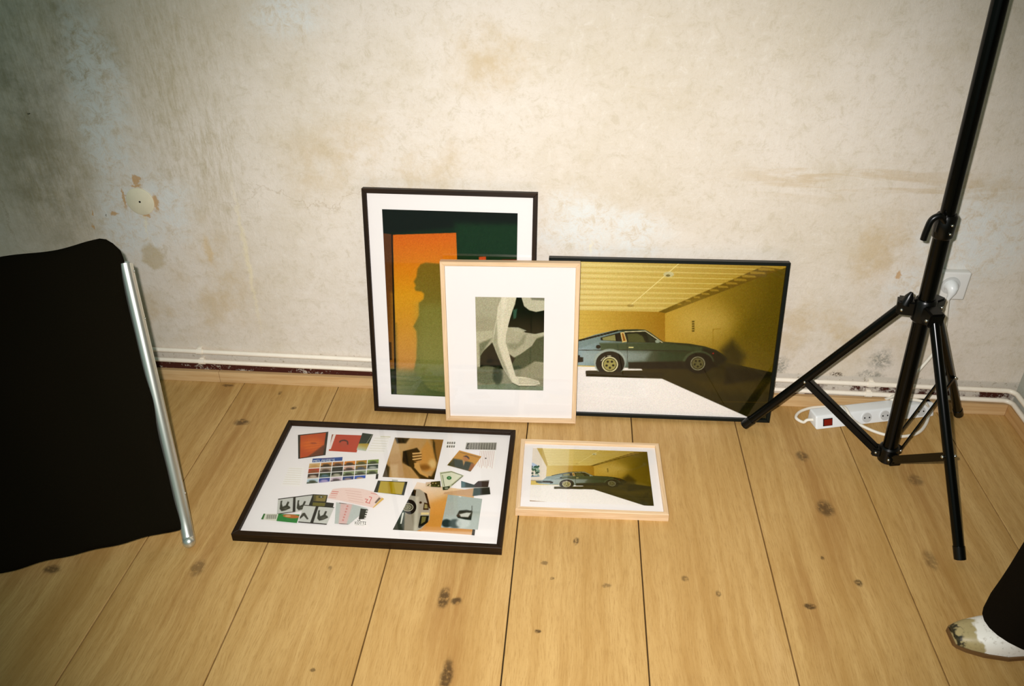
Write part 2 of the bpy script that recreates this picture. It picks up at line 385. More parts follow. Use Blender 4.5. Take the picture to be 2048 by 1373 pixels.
FONT = {'K': '10001 10010 10100 11000 10100 10010 10001', 'O': '01110 10001 10001 10001 10001 10001 01110', 'T': '11111 00100 00100 00100 00100 00100 00100', 'I': '111 010 010 010 010 010 111', 'M': '10001 11011 10101 10101 10001 10001 10001', 'E': '11111 10000 10000 11110 10000 10000 11111', 'L': '10000 10000 10000 10000 10000 10000 11111', 'A': '01110 10001 10001 11111 10001 10001 10001', 'N': '10001 11001 10101 10011 10001 10001 10001', 'S': '01111 10000 10000 01110 00001 00001 11110', "'": '1 1 0 0 0 0 0', 'R': '11110 10001 10001 11110 10100 10010 10001', 'X': '10001 10001 01010 00100 01010 10001 10001', ' ': '00 00 00 00 00 00 00'}
def text(P, txt, o, ex, ey, col, soft=.8):
    """letters on a 5x7 raster, o = top left, ex / ey = vectors of one raster step"""
    o, ex, ey = (np.asarray(v, float) for v in (o, ex, ey)); x = 0
    for ch in txt:
        rows = FONT[ch].split()
        for j, r in enumerate(rows):
            for i, bit in enumerate(r):
                if bit == '1':
                    p = o+ex*(x+i)+ey*j; P.poly([p, p+ex, p+ex+ey, p+ey], col, 1, soft)
        x += len(rows[0])+1
WHITE_REF = lin((240, 234, 228))
def sheet(name, parent, G, C, m=None):
    """grid mesh: G (n,m,3) local points, C (n,m,3) sRGB 0-255"""
    n, k = G.shape[:2]; me = bpy.data.meshes.new(name)
    idx = np.arange(n*k).reshape(n, k)
    q = np.stack([idx[:-1, :-1], idx[1:, :-1], idx[1:, 1:], idx[:-1, 1:]], -1).reshape(-1, 4)
    me.vertices.add(n*k); me.vertices.foreach_set('co', G.reshape(-1).astype(np.float32))
    me.loops.add(q.size); me.loops.foreach_set('vertex_index', q.reshape(-1).astype(np.int32))
    me.polygons.add(len(q)); me.polygons.foreach_set('loop_start', np.arange(0, q.size, 4, dtype=np.int32))
    me.update(calc_edges=True); me.validate()
    at = me.color_attributes.new('Col', 'FLOAT_COLOR', 'POINT')
    c4 = np.ones((n*k, 4), np.float32); c4[:, :3] = (lin(C)**1.2*.91).reshape(-1, 3); at.data.foreach_set('color', c4.reshape(-1))
    return link(name, me, m or M_ink, parent)

# ------------------------------------------------------------------ picture frames
def rails(root, Wd, Hh, fw_, d, mh, mv, lip=.003):
    """four mitred mouldings, local x right, y up, z towards viewer; front plane z=0"""
    w, h = Wd/2, Hh
    quads = [((-w, 0), (w, 0), (w-fw_, fw_), (-w+fw_, fw_), mh), ((-w, h), (-w+fw_, h-fw_), (w-fw_, h-fw_), (w, h), mh),
             ((-w, 0), (-w+fw_, fw_), (-w+fw_, h-fw_), (-w, h), mv), ((w, 0), (w, h), (w-fw_, h-fw_), (w-fw_, fw_), mv)]
    for a, b_, c, e, m in quads:
        b = bmesh.new()
        lo = [b.verts.new((p[0], p[1], -d)) for p in (a, b_, c, e)]; hi = [b.verts.new((p[0], p[1], 0)) for p in (a, b_, c, e)]
        b.faces.new(lo[::-1]); b.faces.new(hi)
        for k in range(4): b.faces.new((lo[k], lo[(k+1) % 4], hi[(k+1) % 4], hi[k]))
        bmesh.ops.recalc_face_normals(b, faces=b.faces)
        bmesh.ops.bevel(b, geom=[x for x in b.edges if all(v.co.z > -1e-6 for v in x.verts)], offset=.0007, segments=1, affect='EDGES')
        obj('frame_rail', b, m, root)
def plate(name, root, x0, y0, x1, y1, za, zb, m):
    b = bmesh.new(); box(b, (x0, y0, za), (x1, y1, zb)); return obj(name, b, m, root)
def lean_frame(name, x, y, yaw, lean, roll, Wd, Hh, d):
    z = d*math.sin(lean)+Wd/2*abs(math.sin(roll))
    m = Matrix.Rotation(yaw, 4, 'Z') @ Matrix.Rotation(-lean, 4, 'X') @ Matrix.Rotation(roll, 4, 'Y') @ Matrix.Rotation(math.pi/2, 4, 'X')
    o = empty(name); o.matrix_world = Matrix.Translation((x, y-z*1.35, z)) @ m
    return o
def flat_frame(name, x, y, yaw, D, h):
    o = empty(name); o.matrix_world = Matrix.Translation((x, y, 0)) @ Matrix.Rotation(yaw, 4, 'Z') @ Matrix.Translation((0, -D/2, h))
    return o
def l2w(o, G):
    m = np.array(o.matrix_world); return G @ m[:3, :3].T + m[:3, 3]
def w2l(o, P):
    m = np.linalg.inv(np.array(o.matrix_world)); return P @ m[:3, :3].T + m[:3, 3]
def grid(x0, y0, x1, y1, z, nx, ny):
    xx, yy = np.meshgrid(np.linspace(x0, x1, nx), np.linspace(y0, y1, ny)); return np.stack([xx, yy, np.full_like(xx, z)], -1)
def px2plane(o, x, y, zl):
    """pixel -> local xy on the plane z = zl of a frame"""
    m = np.array(o.matrix_world); n = m[:3, 2]; q = m[:3, :3] @ np.array([0, 0, zl])+m[:3, 3]; d = ray(x, y)
    return w2l(o, OC+d*(((q-OC)@n)/(d@n)))[:2]
def mat_board(root, Wd, Hh, fw_, x0, y0, x1, y1, za, zb):
    """one sheet with a window cut out"""
    w = Wd/2-fw_*.5; b = bmesh.new()
    for z in (za, zb):
        o_ = [b.verts.new(p) for p in ((-w, fw_*.5, z), (w, fw_*.5, z), (w, Hh-fw_*.5, z), (-w, Hh-fw_*.5, z))]
        i_ = [b.verts.new(p) for p in ((x0, y0, z), (x1, y0, z), (x1, y1, z), (x0, y1, z))]
        for k in range(4): b.faces.new((o_[k], o_[(k+1) % 4], i_[(k+1) % 4], i_[k]))
        if z == za: O1, I1 = o_, i_
    for A, B_ in ((O1, o_), (I1, i_)):
        for k in range(4): b.faces.new((A[k], A[(k+1) % 4], B_[(k+1) % 4], B_[k]))
    return obj('mat_board', b, M_mat, root)
def window_from_px(o, tl, tr, br, bl, zl):
    P = [px2plane(o, *q, zl) for q in (tl, tr, br, bl)]
    return (P[0][0]+P[3][0])/2, (P[2][1]+P[3][1])/2, (P[1][0]+P[2][0])/2, (P[0][1]+P[1][1])/2

def zoomed(G, o, ox, oy, k):
    u, v = pj(l2w(o, G)); return (u-ox)/k, (v-oy)/k

# ---- garage picture, drawn in one coordinate system used by both prints
def homog(src, dst):
    A = []
    for (x, y), (u, v) in zip(src, dst):
        A += [[x, y, 1, 0, 0, 0, -u*x, -u*y, -u], [0, 0, 0, x, y, 1, -v*x, -v*y, -v]]
    return np.linalg.svd(np.array(A))[2][-1].reshape(3, 3)
def hap(H, p):
    q = np.asarray(p, float); w = q @ H[:, :2].T + H[:, 2]; return w[..., :2]/w[..., 2:]
S6 = [(715, 635), (1240, 640), (1040, 700), (1640, 888), (1665, 255), (1040, 420)]
S4 = [(505, 865), (1140, 860), (870, 965), (1520, 1255), (1770, 165), (905, 490)]
H64 = homog(S6, S4)
def garage(P):
    D = P.poly
    D([(-2500, -800), (2400, -800), (2400, 2400), (-2500, 2400)], (246, 238, 232))
    # ceiling, beams
    D([(-400, 60), (-60, -200), (1900, -100), (1780, 180), (905, 495), (850, 485), (-200, 470)], (232, 212, 146), g=((200, 250), (1500, 250), (180, 148, 52)))
    for k in range(19):
        y0 = 110+k*20.5-(k*.12)**2; t = (y0-110)/370
        xe = 1720-t*830; ye = y0+52*(1-t)
        D([(-200, y0-6), (xe, ye-3), (xe, ye+3), (-200, y0+3)], (244, 224, 156) if k % 2 else (200, 168, 84), .5, 3)
    D([(1600, 160), (1760, 178), (905, 497), (850, 487)], (118, 92, 18), .9, 4)
    for k in range(11):
        t = k/11.; x = 1690-t*740; y = 180+t*275; L = 100*(1-t)+18
        D([(x-L, y-14*(1-t)-4), (x, y-6), (x+8, y+6), (x-L+8, y+6)], (176, 144, 52), .8, 3)
    P.line([(1010, 130), (650, 442)], 5, (244, 226, 160), .9, 2); P.ell((930, 214), 38, 20, (206, 196, 150), .95, 5); P.ell((925, 222), 16, 8, (120, 104, 50), .8, 4); P.ell((655, 440), 26, 9, (176, 150, 80), .9, 4); P.line([(280, 436), (650, 440)], 3, (170, 136, 50), .6, 2)
    # walls
    D([(-200, 466), (850, 484), (908, 495), (908, 900), (-200, 900)], (222, 192, 100), g=((250, 600), (900, 600), (168, 126, 32)))
    for k in range(8): D([(-200, 500+k*26), (880, 508+k*26), (880, 511+k*26), (-200, 504+k*26)], (180, 146, 56), .3, 3)
    D([(904, 496), (1790, 160), (1720, 945), (1330, 880), (904, 900)], (196, 160, 64), g=((920, 600), (1700, 620), (112, 92, 6)))
    P.ell((1180, 560), 200, 130, (214, 184, 104), .6, 120)
    D([(1330, 760), (1420, 640), (1560, 480), (1760, 300), (1740, 945), (1300, 860)], (108, 90, 6), .55, 80)
    D([(1310, 760), (1390, 690), (1480, 800), (1450, 890), (1320, 870)], (52, 44, 4), .8, 40)
    for k in range(5): D([(1098, 550+k*17), (1116, 548+k*17), (1116, 560+k*17), (1098, 561+k*17)], (92, 74, 18), .8, 3)
    P.line([(1250, 740), (1250, 612), (1308, 606)], 6, (160, 128, 36), .7, 3)
    # floor
    D([(330, 912), (560, 850), (1300, 840), (1690, 925), (1690, 1300), (1525, 1262), (1510, 1250), (880, 968), (332, 952)], (66, 54, 8), g=((500, 900), (1600, 1200), (46, 42, 4)))
    D([(1100, 985), (1690, 990), (1690, 1090), (1230, 1060)], (88, 70, 12), .5, 40)
    D([(1330, 1010), (1690, 950), (1690, 930), (1350, 880)], (30, 26, 4), .8, 18)
    D([(1440, 1200), (1560, 1060), (1640, 1000), (1520, 1180)], (30, 27, 2), .6, 20)
    P.line([(1300, 1135), (1660, 1140)], 4, (110, 84, 20), .6, 2)
    D([(-200, 866), (600, 888), (730, 894), (742, 908), (-200, 912)], (244, 236, 228), 1, 3)
    # car body
    body = [(60, 770), (90, 735), (180, 712), (275, 700), (330, 672), (400, 650), (520, 622), (600, 614), (700, 610), (765, 616), (800, 635), (850, 672), (890, 700), (960, 706), (1080, 715), (1190, 734), (1270, 760), (1320, 790), (1352, 822), (1345, 838), (1290, 880), (1200, 892), (640, 888), (400, 876), (275, 872), (110, 850), (70, 820)]
    D(body, (156, 176, 178), 1, 2.5, g=((300, 760), (1000, 760), (48, 52, 22)))
    D([(90, 735), (275, 700), (400, 650), (600, 614), (600, 690), (430, 700), (300, 745), (100, 770)], (128, 146, 140), .7, 10)
    D([(430, 710), (900, 712), (1180, 740), (1280, 770), (1000, 765), (620, 762), (440, 762)], (66, 80, 48), .8, 8)
    D([(300, 770), (620, 770), (800, 775), (760, 840), (640, 850), (300, 850)], (176, 184, 178), .55, 25)
    D([(860, 775), (1060, 775), (1040, 850), (860, 850)], (48, 76, 48), .6, 30)
    D([(640, 850), (1050, 842), (1200, 850), (1300, 880), (1200, 900), (640, 895)], (24, 20, 4), .95, 8)
    D([(1180, 745), (1270, 765), (1350, 822), (1340, 850), (1230, 890), (1160, 800)], (26, 24, 8), .85, 14)
    P.line([(280, 762), (620, 760), (1060, 768)], 5, (36, 36, 22), .9, 1.5)
    P.ell((1252, 785), 6, 6, (170, 40, 30), .9, 2)
    # roof louvre
    for k in range(13):
        x = 280+k*22; y = 692-k*5.6; D([(x, y-6), (x+20, y-11), (x+22, y+3), (x, y+6)], (26, 24, 8), 1, 1.5)
    D([(540, 622), (600, 612), (765, 612), (700, 622), (600, 628)], (44, 52, 26), .9, 2)
    # windows
    D([(436, 672), (545, 642), (590, 632), (598, 700), (440, 690)], (24, 24, 10), 1, 2)
    D([(450, 672), (542, 650), (548, 694), (455, 690)], (150, 146, 92), 1, 2)
    D([(612, 632), (770, 622), (884, 706), (630, 706)], (30, 34, 14), 1, 2)
    D([(630, 645), (700, 640), (740, 660), (765, 706), (640, 704)], (92, 94, 52), .95, 4)
    D([(770, 640), (850, 700), (790, 704)], (60, 68, 48), .7, 6)
    D([(580, 634), (606, 630), (628, 700), (596, 706)], (222, 196, 128), 1, 1.5); D([(590, 640), (602, 638), (620, 694), (602, 698)], (150, 96, 22), 1, 1.5)
    P.line([(610, 630), (762, 624), (886, 708)], 5, (226, 214, 170), 1, 1.3)
    P.ell((850, 698), 18, 12, (150, 160, 140), 1, 3)
    D([(640, 738), (676, 738), (676, 746), (640, 746)], (226, 214, 150), 1, 2); P.ell((421, 738), 17, 14, (20, 20, 10), 1, 2)
    P.line([(630, 706), (632, 840), (640, 862)], 3, (40, 40, 26), .8, 1.2)
    # arches, wheels
    P.ell((505, 850), 116, 98, (172, 180, 168), .85, 5); P.ell((507, 858), 104, 88, (18, 15, 5), 1, 3)
    P.ell((1145, 845), 112, 80, (86, 98, 70), .7, 5, arc=(math.pi, 2*math.pi)); P.ell((1150, 856), 100, 76, (15, 13, 3), 1, 5)
    for c, r, bright in (((505, 865), 84, 1.), ((1140, 858), 76, .62)):
        P.ell(c, r, r*.86, (14, 12, 4), 1, 2)
        k = bright
        P.ell(c, r*.70, r*.66, (236*k, 226*k, 176*k), 1, 2); P.ell(c, r*.60, r*.57, (30, 26, 10), 1, 2); P.ell(c, r*.54, r*.51, (170*k, 160*k, 96*k), 1, 2)
        for j in range(5):
            a = j*2*math.pi/5+.3; P.ell((c[0]+r*.30*math.cos(a), c[1]+r*.29*math.sin(a)), r*.10, r*.10, (34, 30, 12), 1, 1.5)
        for j in range(10):
            a = math.pi*1.15+j*.13
            if bright == 1.: P.ell((c[0]+r*.83*math.cos(a), c[1]+r*.74*math.sin(a)), 4.5, 4, (214, 206, 180), .9 if j not in (5, 6) else .1, 1.2)
    D([(270, 810), (312, 814), (312, 846), (274, 850)], (16, 13, 5), 1, 3); D([(60, 806), (275, 812), (275, 836), (70, 826)], (24, 20, 12), .9, 4)
    D([(330, 914), (560, 918), (900, 925), (880, 966), (332, 952)], (50, 42, 8), 1, 2)
    # open garage door side, street and tree (outside the frame in front)
    P.f = lambda q: hap(H64, q)
    D([(200, 150), (375, 215), (490, 430), (480, 560), (440, 590), (200, 590)], (236, 222, 206), 1, 3)
    D([(370, 212), (440, 215), (500, 410), (488, 436)], (196, 166, 80), 1, 3)
    D([(300, 380), (345, 395), (400, 430), (400, 450), (300, 460)], (186, 200, 226), 1, 4)
    for _ in range(40):
        x, y = rng.uniform(305, 400), rng.uniform(425, 540); P.ell((x, y), rng.uniform(6, 14), rng.uniform(6, 14), [(28, 70, 44), (60, 110, 70), (20, 44, 40), (140, 170, 150)][rng.integers(0, 4)], .9, 5)
    D([(300, 540), (405, 538), (405, 548), (300, 552)], (60, 110, 150), .9, 3); D([(300, 590), (435, 596), (435, 602), (300, 598)], (150, 130, 110), .8, 3)
    D([(440, 598), (545, 600), (545, 616), (445, 618)], (22, 20, 12), 1, 3); D([(288, 826), (500, 846), (288, 840)], (150, 110, 70), .8, 3)
    P.f = None

# ---- tall dark frame with the orange door picture
Wd, Hh, FWd, DP = .4454, .6305, .0115, .020
pf = lean_frame('picture_frame', -.3211, 1.8076, .0067, .1651, .0067, Wd, Hh, DP)
tag(pf, 'tall dark wooden picture frame with orange door photo leaning on the wall', 'picture frame', 'framed photographs on the floor')
rails(pf, Wd, Hh, FWd, DP, M_dkH, M_dkV)
plate('backing_board', pf, -Wd/2+.006, .006, Wd/2-.006, Hh-.006, -DP+.001, -.0125, M_back)
plate('glazing', pf, -Wd/2+.007, .007, Wd/2-.007, Hh-.007, -.0085, -.0065, M_glass)
zl = -.0105
x0, y0, x1, y1 = window_from_px(pf, (766, 420), (1035, 425), (1030, 800), (781, 789), zl)
mat_board(pf, Wd, Hh, FWd, x0, y0, x1, y1, -.0105, -.009)
G = grid(x0-.004, y0-.004, x1+.004, y1+.004, -.0112, 250, 350)
P = Paint(*zoomed(G, pf, 700, 360, .3569), (24, 44, 20)); D = P.poly
D([(150, 140), (980, 150), (980, 250), (600, 262), (150, 310)], (20, 22, 8), 1, 14)
D([(590, 240), (980, 250), (980, 470), (590, 460)], (30, 62, 32), .9, 30)
D([(590, 452), (980, 452), (980, 700), (590, 700)], (92, 30, 18), .9, 3); D([(590, 560), (980, 560), (980, 1300), (590, 1300)], (26, 40, 20), 1, 30)
D([(722, 432), (762, 430), (762, 458), (722, 458)], (206, 92, 44), 1, 3); D([(850, 446), (940, 446), (940, 456), (850, 456)], (150, 44, 26), .8, 3)
D([(185, 300), (234, 305), (258, 1230), (215, 1230)], (104, 62, 26), 1, 2, g=((210, 400), (230, 1000), (128, 84, 26)))
D([(216, 910), (232, 910), (236, 1010), (220, 1010)], (40, 24, 12), .9, 3)
D([(233, 308), (595, 297), (612, 800), (255, 800)], (214, 112, 18), 1, 2, g=((400, 300), (400, 640), (214, 156, 34)))
D([(240, 640), (604, 640), (620, 1230), (256, 1230)], (214, 158, 40), 1, 30, g=((400, 660), (400, 1060), (198, 148, 84)))
D([(222, 1062), (620, 1070), (620, 1240), (222, 1240)], (138, 136, 92), 1, 26, g=((300, 1080), (460, 1200), (84, 98, 54)))
sil = [(372, 545), (378, 500), (395, 474), (425, 464), (500, 470), (540, 490), (570, 560), (590, 680), (600, 900), (610, 1130), (600, 1200), (450, 1180), (358, 1070), (372, 1000), (376, 900), (372, 850), (355, 822), (372, 790), (386, 760), (386, 690), (412, 668), (415, 640), (400, 626), (368, 622), (362, 606), (368, 592), (358, 570)]
D(sil, (128, 108, 34), .92, 7, g=((430, 480), (430, 1050), (120, 124, 70)))
D([(380, 700), (600, 690), (600, 1060), (385, 1060)], (150, 150, 84), .45, 40)
D([(232, 306), (240, 306), (262, 1230), (252, 1230)], (22, 18, 6), 1, 2); D([(224, 1060), (254, 1060), (258, 1230), (226, 1230)], (34, 44, 18), .9, 4)
for k in range(5): P.line([(260, 1100+k*26), (420, 1112+k*22), (600, 1104+k*26)], 7, (96, 108, 70), .4, 5)
P.grain(5); sheet('print', pf, G, P.C)

# ---- wide black frame with the car
Wd, Hh, FWd, DP = .6119, .456, .0085, .020
wf = lean_frame('picture_frame', .2465, 1.8299, -.004, .1701, -.0102, Wd, Hh, DP)
tag(wf, 'wide thin black picture frame with parked car photo leaning on the wall', 'picture frame', 'framed photographs on the floor')
rails(wf, Wd, Hh, FWd, DP, M_blackmetal, M_blackmetal)
plate('backing_board', wf, -Wd/2+.005, .005, Wd/2-.005, Hh-.005, -DP+.001, -.0115, M_back)
plate('glazing', wf, -Wd/2+.006, .006, Wd/2-.006, Hh-.006, -.007, -.005, M_glass)
G = grid(-Wd/2+.006, .006, Wd/2-.006, Hh-.006, -.010, 440, 330)
P = Paint(*zoomed(G, wf, 1080, 490, .27674), (240, 232, 226)); garage(P); P.grain(5); sheet('print', wf, G, P.C)

# ---- pale oak frame in front
Wd, Hh, FWd, DP = .3591, .4613, .0115, .020
of = lean_frame('picture_frame', -.1565, 1.7848, .025, .155, -.0067, Wd, Hh, DP)
tag(of, 'pale oak picture frame with small grey figure photo leaning in front', 'picture frame', 'framed photographs on the floor')
rails(of, Wd, Hh, FWd, DP, M_oakH, M_oakV)
plate('backing_board', of, -Wd/2+.006, .006, Wd/2-.006, Hh-.006, -DP+.001, -.0125, M_back)
plate('glazing', of, -Wd/2+.007, .007, Wd/2-.007, Hh-.007, -.0085, -.0065, M_glass)
x0, y0, x1, y1 = window_from_px(of, (951.5, 594), (1088.5, 595.5), (1087, 781), (954, 779), -.0105)
mat_board(of, Wd, Hh, FWd, x0, y0, x1, y1, -.0105, -.009)
G = grid(x0-.003, y0-.003, x1+.003, y1+.003, -.0112, 150, 200)
P = Paint(*zoomed(G, of, 930, 570, .16744), (172, 166, 142)); D = P.poly
D([(100, 380), (480, 400), (480, 560), (100, 560)], (158, 152, 128), .6, 40)
D([(100, 960), (990, 940), (990, 1300), (100, 1300)], (142, 138, 114), 1, 20); D([(100, 1195), (560, 1180), (990, 1225), (990, 1300), (100, 1300)], (122, 132, 108), .8, 10)
D([(560, 880), (700, 800), (860, 640), (990, 600), (990, 930), (830, 920), (700, 1000), (560, 1020)], (84, 90, 66), 1, 14)
D([(700, 1000), (840, 920), (990, 960), (990, 1120), (640, 1120)], (150, 146, 122), .8, 20)
D([(130, 560), (330, 548), (325, 660), (210, 800), (180, 980), (120, 980)], (178, 172, 148), 1, 6); D([(170, 700), (320, 640), (210, 800), (180, 950)], (96, 100, 76), .7, 18)
D([(325, 690), (400, 850), (460, 1010), (330, 985), (180, 990), (185, 850), (225, 790)], (28, 32, 14), 1, 8)
P.ell((260, 1080), 150, 110, (116, 116, 90), 1, 16); P.ell((390, 1080), 60, 110, (60, 66, 44), .8, 22)
D([(490, 520), (640, 580), (740, 565), (870, 610), (800, 730), (660, 830), (560, 880), (520, 800), (480, 690)], (170, 165, 142), 1, 6)
D([(500, 700), (640, 700), (700, 600), (740, 590), (700, 700), (600, 780), (520, 760)], (128, 128, 104), .6, 18)
D([(530, 830), (600, 880), (560, 950), (540, 930)], (40, 34, 18), .9, 8)
D([(610, 140), (680, 140), (710, 260), (770, 305), (850, 325), (980, 300), (980, 560), (850, 590), (720, 570), (640, 520), (510, 505), (540, 380), (600, 230)], (24, 32, 14), 1, 5)
D([(672, 140), (980, 140), (980, 296), (850, 322), (765, 300), (704, 250)], (188, 182, 160), 1, 4); D([(780, 140), (980, 140), (980, 190), (800, 180)], (112, 112, 92), .7, 12)
D([(575, 300), (625, 285), (610, 400), (575, 410)], (74, 110, 92), .8, 10)
D([(540, 505), (640, 510), (735, 548), (660, 572), (590, 550)], (176, 172, 150), .9, 4); D([(830, 590), (990, 555), (990, 600), (900, 606)], (176, 172, 150), .9, 4)
arm = [(440, 140), (620, 140), (560, 330), (525, 450), (490, 600), (485, 690), (520, 800), (560, 940), (605, 1095), (720, 1105), (880, 1145), (895, 1185), (830, 1207), (640, 1208), (560, 1165), (450, 990), (370, 800), (328, 680), (350, 520), (380, 380), (390, 270)]
D(arm, (204, 196, 174), 1, 4); D([(330, 680), (370, 800), (460, 1000), (560, 1165), (520, 1060), (440, 860), (390, 700), (380, 420)], (142, 140, 116), .7, 16); D([(440, 150), (500, 150), (460, 420), (420, 640), (440, 420)], (220, 212, 192), .5, 22)
for k in range(4): P.line([(640, 1125+k*18), (760, 1130+k*17), (880, 1150+k*13)], 4, (108, 104, 82), .7, 3)
P.line([(560, 1172), (640, 1210), (850, 1212)], 8, (70, 72, 50), .8, 4)
P.C = np.clip((P.C-116)*1.12+120, 6, 250); P.grain(8); sheet('print', of, G, P.C)

# ---- small oak frame lying on the floor
Wd, Hh, FWd, DP = .3628, .2657, .0105, .0208
sf = flat_frame('picture_frame', .0631, 1.5595, .0202, Hh, DP)
tag(sf, 'small pale oak picture frame with car photo lying flat on the floor', 'picture frame', 'framed photographs on the floor')
rails(sf, Wd, Hh, FWd, DP, M_oakH, M_oakV)
plate('backing_board', sf, -Wd/2+.005, .005, Wd/2-.005, Hh-.005, -DP+.0005, -.012, M_back)
plate('glazing', sf, -Wd/2+.006, .006, Wd/2-.006, Hh-.006, -.0075, -.0055, M_glass)
x0, y0, x1, y1 = window_from_px(sf, (1066, 896.5), (1294.5, 903.5), (1307.5, 1013), (1059, 1004), -.009)
mat_board(sf, Wd, Hh, FWd, x0, y0, x1, y1, -.0095, -.008)
G = grid(x0-.002, y0-.002, x1+.002, y1+.002, -.0102, 300, 210)
u, v = zoomed(G, sf, 1010, 860, .1709)
q = hap(H64, np.stack([u, v], -1)); P = Paint(q[..., 0], q[..., 1], (240, 232, 226)); garage(P)
P.X, P.Y = u, v
P.poly([(200, 150), (755, 200), (705, 930), (200, 930)], (246, 238, 226), .18, 4)
P.grain(4); sheet('print', sf, G, P.C)

# ---- collage frame lying on the floor
Wd, Hh, FWd, DP = .6254, .4292, .0125, .0224
cf = flat_frame('picture_frame', -.4503, 1.508, .0036, Hh, DP)
tag(cf, 'large dark wooden frame with a collage of photos lying flat on the floor', 'picture frame', 'framed photographs on the floor')
rails(cf, Wd, Hh, FWd, DP, M_dkH, M_dkV)
plate('backing_board', cf, -Wd/2+.006, .006, Wd/2-.006, Hh-.006, -DP+.0005, -.012, M_back)
plate('glazing', cf, -Wd/2+.007, .007, Wd/2-.007, Hh-.007, -.0065, -.0045, M_glass)
sh = plate('backing_sheet', cf, -Wd/2+.007, .007, Wd/2-.007, Hh-.007, -.012, -.0105, M_mat)
NP = [0]
def piece(name, top, bot, dens=1.0, base=(247, 241, 236), label=None):
    """paper piece between a top and a bottom polyline (zoom units of the collage)"""
    z = -.0104+NP[0]*.00009; NP[0] += 1
    top, bot = np.asarray(top, float), np.asarray(bot, float)
    L = max(np.linalg.norm(np.diff(t_, axis=0), axis=1).sum() for t_ in (top, bot)); Hh_ = np.linalg.norm(top-bot, axis=1).max()
    nx, ny = max(6, int(L*.293*1.35*dens)), max(6, int(Hh_*.293*1.8*dens))
    k = len(top); t = np.linspace(0, k-1, nx); s = np.linspace(0, 1, ny)[:, None]
    def at(p): return np.stack([np.interp(t, np.arange(k), p[:, i]) for i in (0, 1)], -1)
    A, B_ = at(top), at(bot); U = B_[None]*(1-s[..., None])+A[None]*s[..., None]
    XY = np.zeros(U.shape[:2]+(3,))
    m = np.array(cf.matrix_world); px_, py_ = 450+U[..., 0]*.29297, 830+U[..., 1]*.29297
    d = np.stack([(px_-1024)/F, (py_-686.5)/F, np.ones_like(px_)], -1) @ RM
    zw = DP+z; Wp = OC+d*((zw-CAMH)/d[..., 2])[..., None]
    XY = w2l(cf, Wp)
    P = Paint(U[..., 0], U[..., 1], base)
    def done(grain=4):
        P.grain(grain); o = sheet(name, sh, XY, P.C)
        if label: o['label'] = label
        return o
    return P, done
# big orange wall and car photo
P, done = piece('photo_print', [(1312, 460), (1480, 490), (1700, 520)], [(1145, 786), (1420, 802), (1690, 822)], label='sideways car photo'); D = P.poly
D([(1300, 440), (1750, 440), (1720, 840), (1130, 840)], (240, 220, 200), 1, 1, g=((1400, 470), (1440, 700), (208, 150, 74)))
D([(1400, 600), (1540, 540), (1500, 790), (1380, 790)], (212, 154, 70), .7, 30); D([(1340, 790), (1690, 800), (1690, 830), (1340, 820)], (228, 192, 160), .8, 10)
P2 = [(1195, 565), (1240, 560), (1225, 800), (1135, 800)]
D(P2, (84, 104, 100), 1, 4, g=((1210, 580), (1150, 780), (60, 64, 48)))
D([(1245, 530), (1270, 505), (1330, 510), (1360, 530), (1390, 580), (1400, 640), (1395, 720), (1340, 780), (1300, 800), (1225, 795), (1232, 620)], (176, 168, 150), 1, 3)
D([(1300, 560), (1325, 560), (1312, 790), (1290, 790)], (206, 198, 178), .7, 8); D([(1225, 680), (1290, 670), (1285, 795), (1222, 795)], (150, 140, 118), .8, 8)
D([(1360, 530), (1378, 540), (1402, 640), (1392, 640), (1372, 570)], (34, 30, 18), 1, 2); D([(1276, 510), (1305, 515), (1300, 556), (1272, 552)], (32, 28, 16), 1, 2)
P.ell((1262, 630), 44, 50, (26, 22, 12), 1, 2); P.ell((1248, 632), 38, 28, (208, 200, 174), 1, 2); P.ell((1248, 632), 33, 23, (50, 46, 30), 1, 2); P.ell((1247, 632), 27, 18, (150, 144, 116), 1, 2)
for j in range(5): P.ell((1247+14*math.cos(j*1.257), 632+9*math.sin(j*1.257)), 4, 3, (40, 36, 22), 1, 1)
D([(1360, 600), (1385, 606), (1390, 650), (1352, 650)], (30, 28, 14), 1, 2); D([(1364, 610), (1380, 614), (1384, 640), (1360, 640)], (160, 150, 100), 1, 2)
D([(1338, 668), (1392, 668), (1392, 682), (1338, 684)], (226, 206, 150), 1, 1.5)
D([(1334, 690), (1392, 690), (1385, 735), (1330, 775), (1318, 770)], (34, 32, 16), 1, 2); D([(1344, 696), (1374, 696), (1366, 730), (1338, 746)], (128, 120, 66), 1, 3)
P.ell((1335, 600), 9, 8, (34, 28, 16), 1, 1.5); D([(1210, 670), (1222, 668), (1205, 745), (1196, 745)], (228, 226, 214), 1, 2)
done()
P, done = piece('photo_print', [(1522, 545), (1756, 575)], [(1474, 770), (1726, 786)], label='grey figure photo', base=(176, 184, 176)); D = P.poly
D([(1500, 700), (1740, 690), (1740, 800), (1470, 800)], (206, 210, 204), .6, 30)
P.ell((1512, 742), 34, 28, (50, 64, 60), 1, 8); P.ell((1570, 745), 44, 32, (84, 96, 92), .9, 10); P.ell((1625, 742), 48, 34, (214, 218, 212), .9, 12)
D([(1580, 690), (1600, 655), (1650, 650), (1690, 660), (1680, 720), (1640, 716), (1590, 705)], (48, 54, 44), 1, 4); D([(1600, 680), (1650, 668), (1680, 670), (1660, 700), (1610, 698)], (206, 206, 196), 1, 5)
P.line([(1686, 622), (1686, 655), (1664, 660)], 5, (60, 62, 50), .8, 2); D([(1598, 535), (1615, 535), (1612, 565), (1596, 562)], (222, 226, 222), .9, 3)
done()
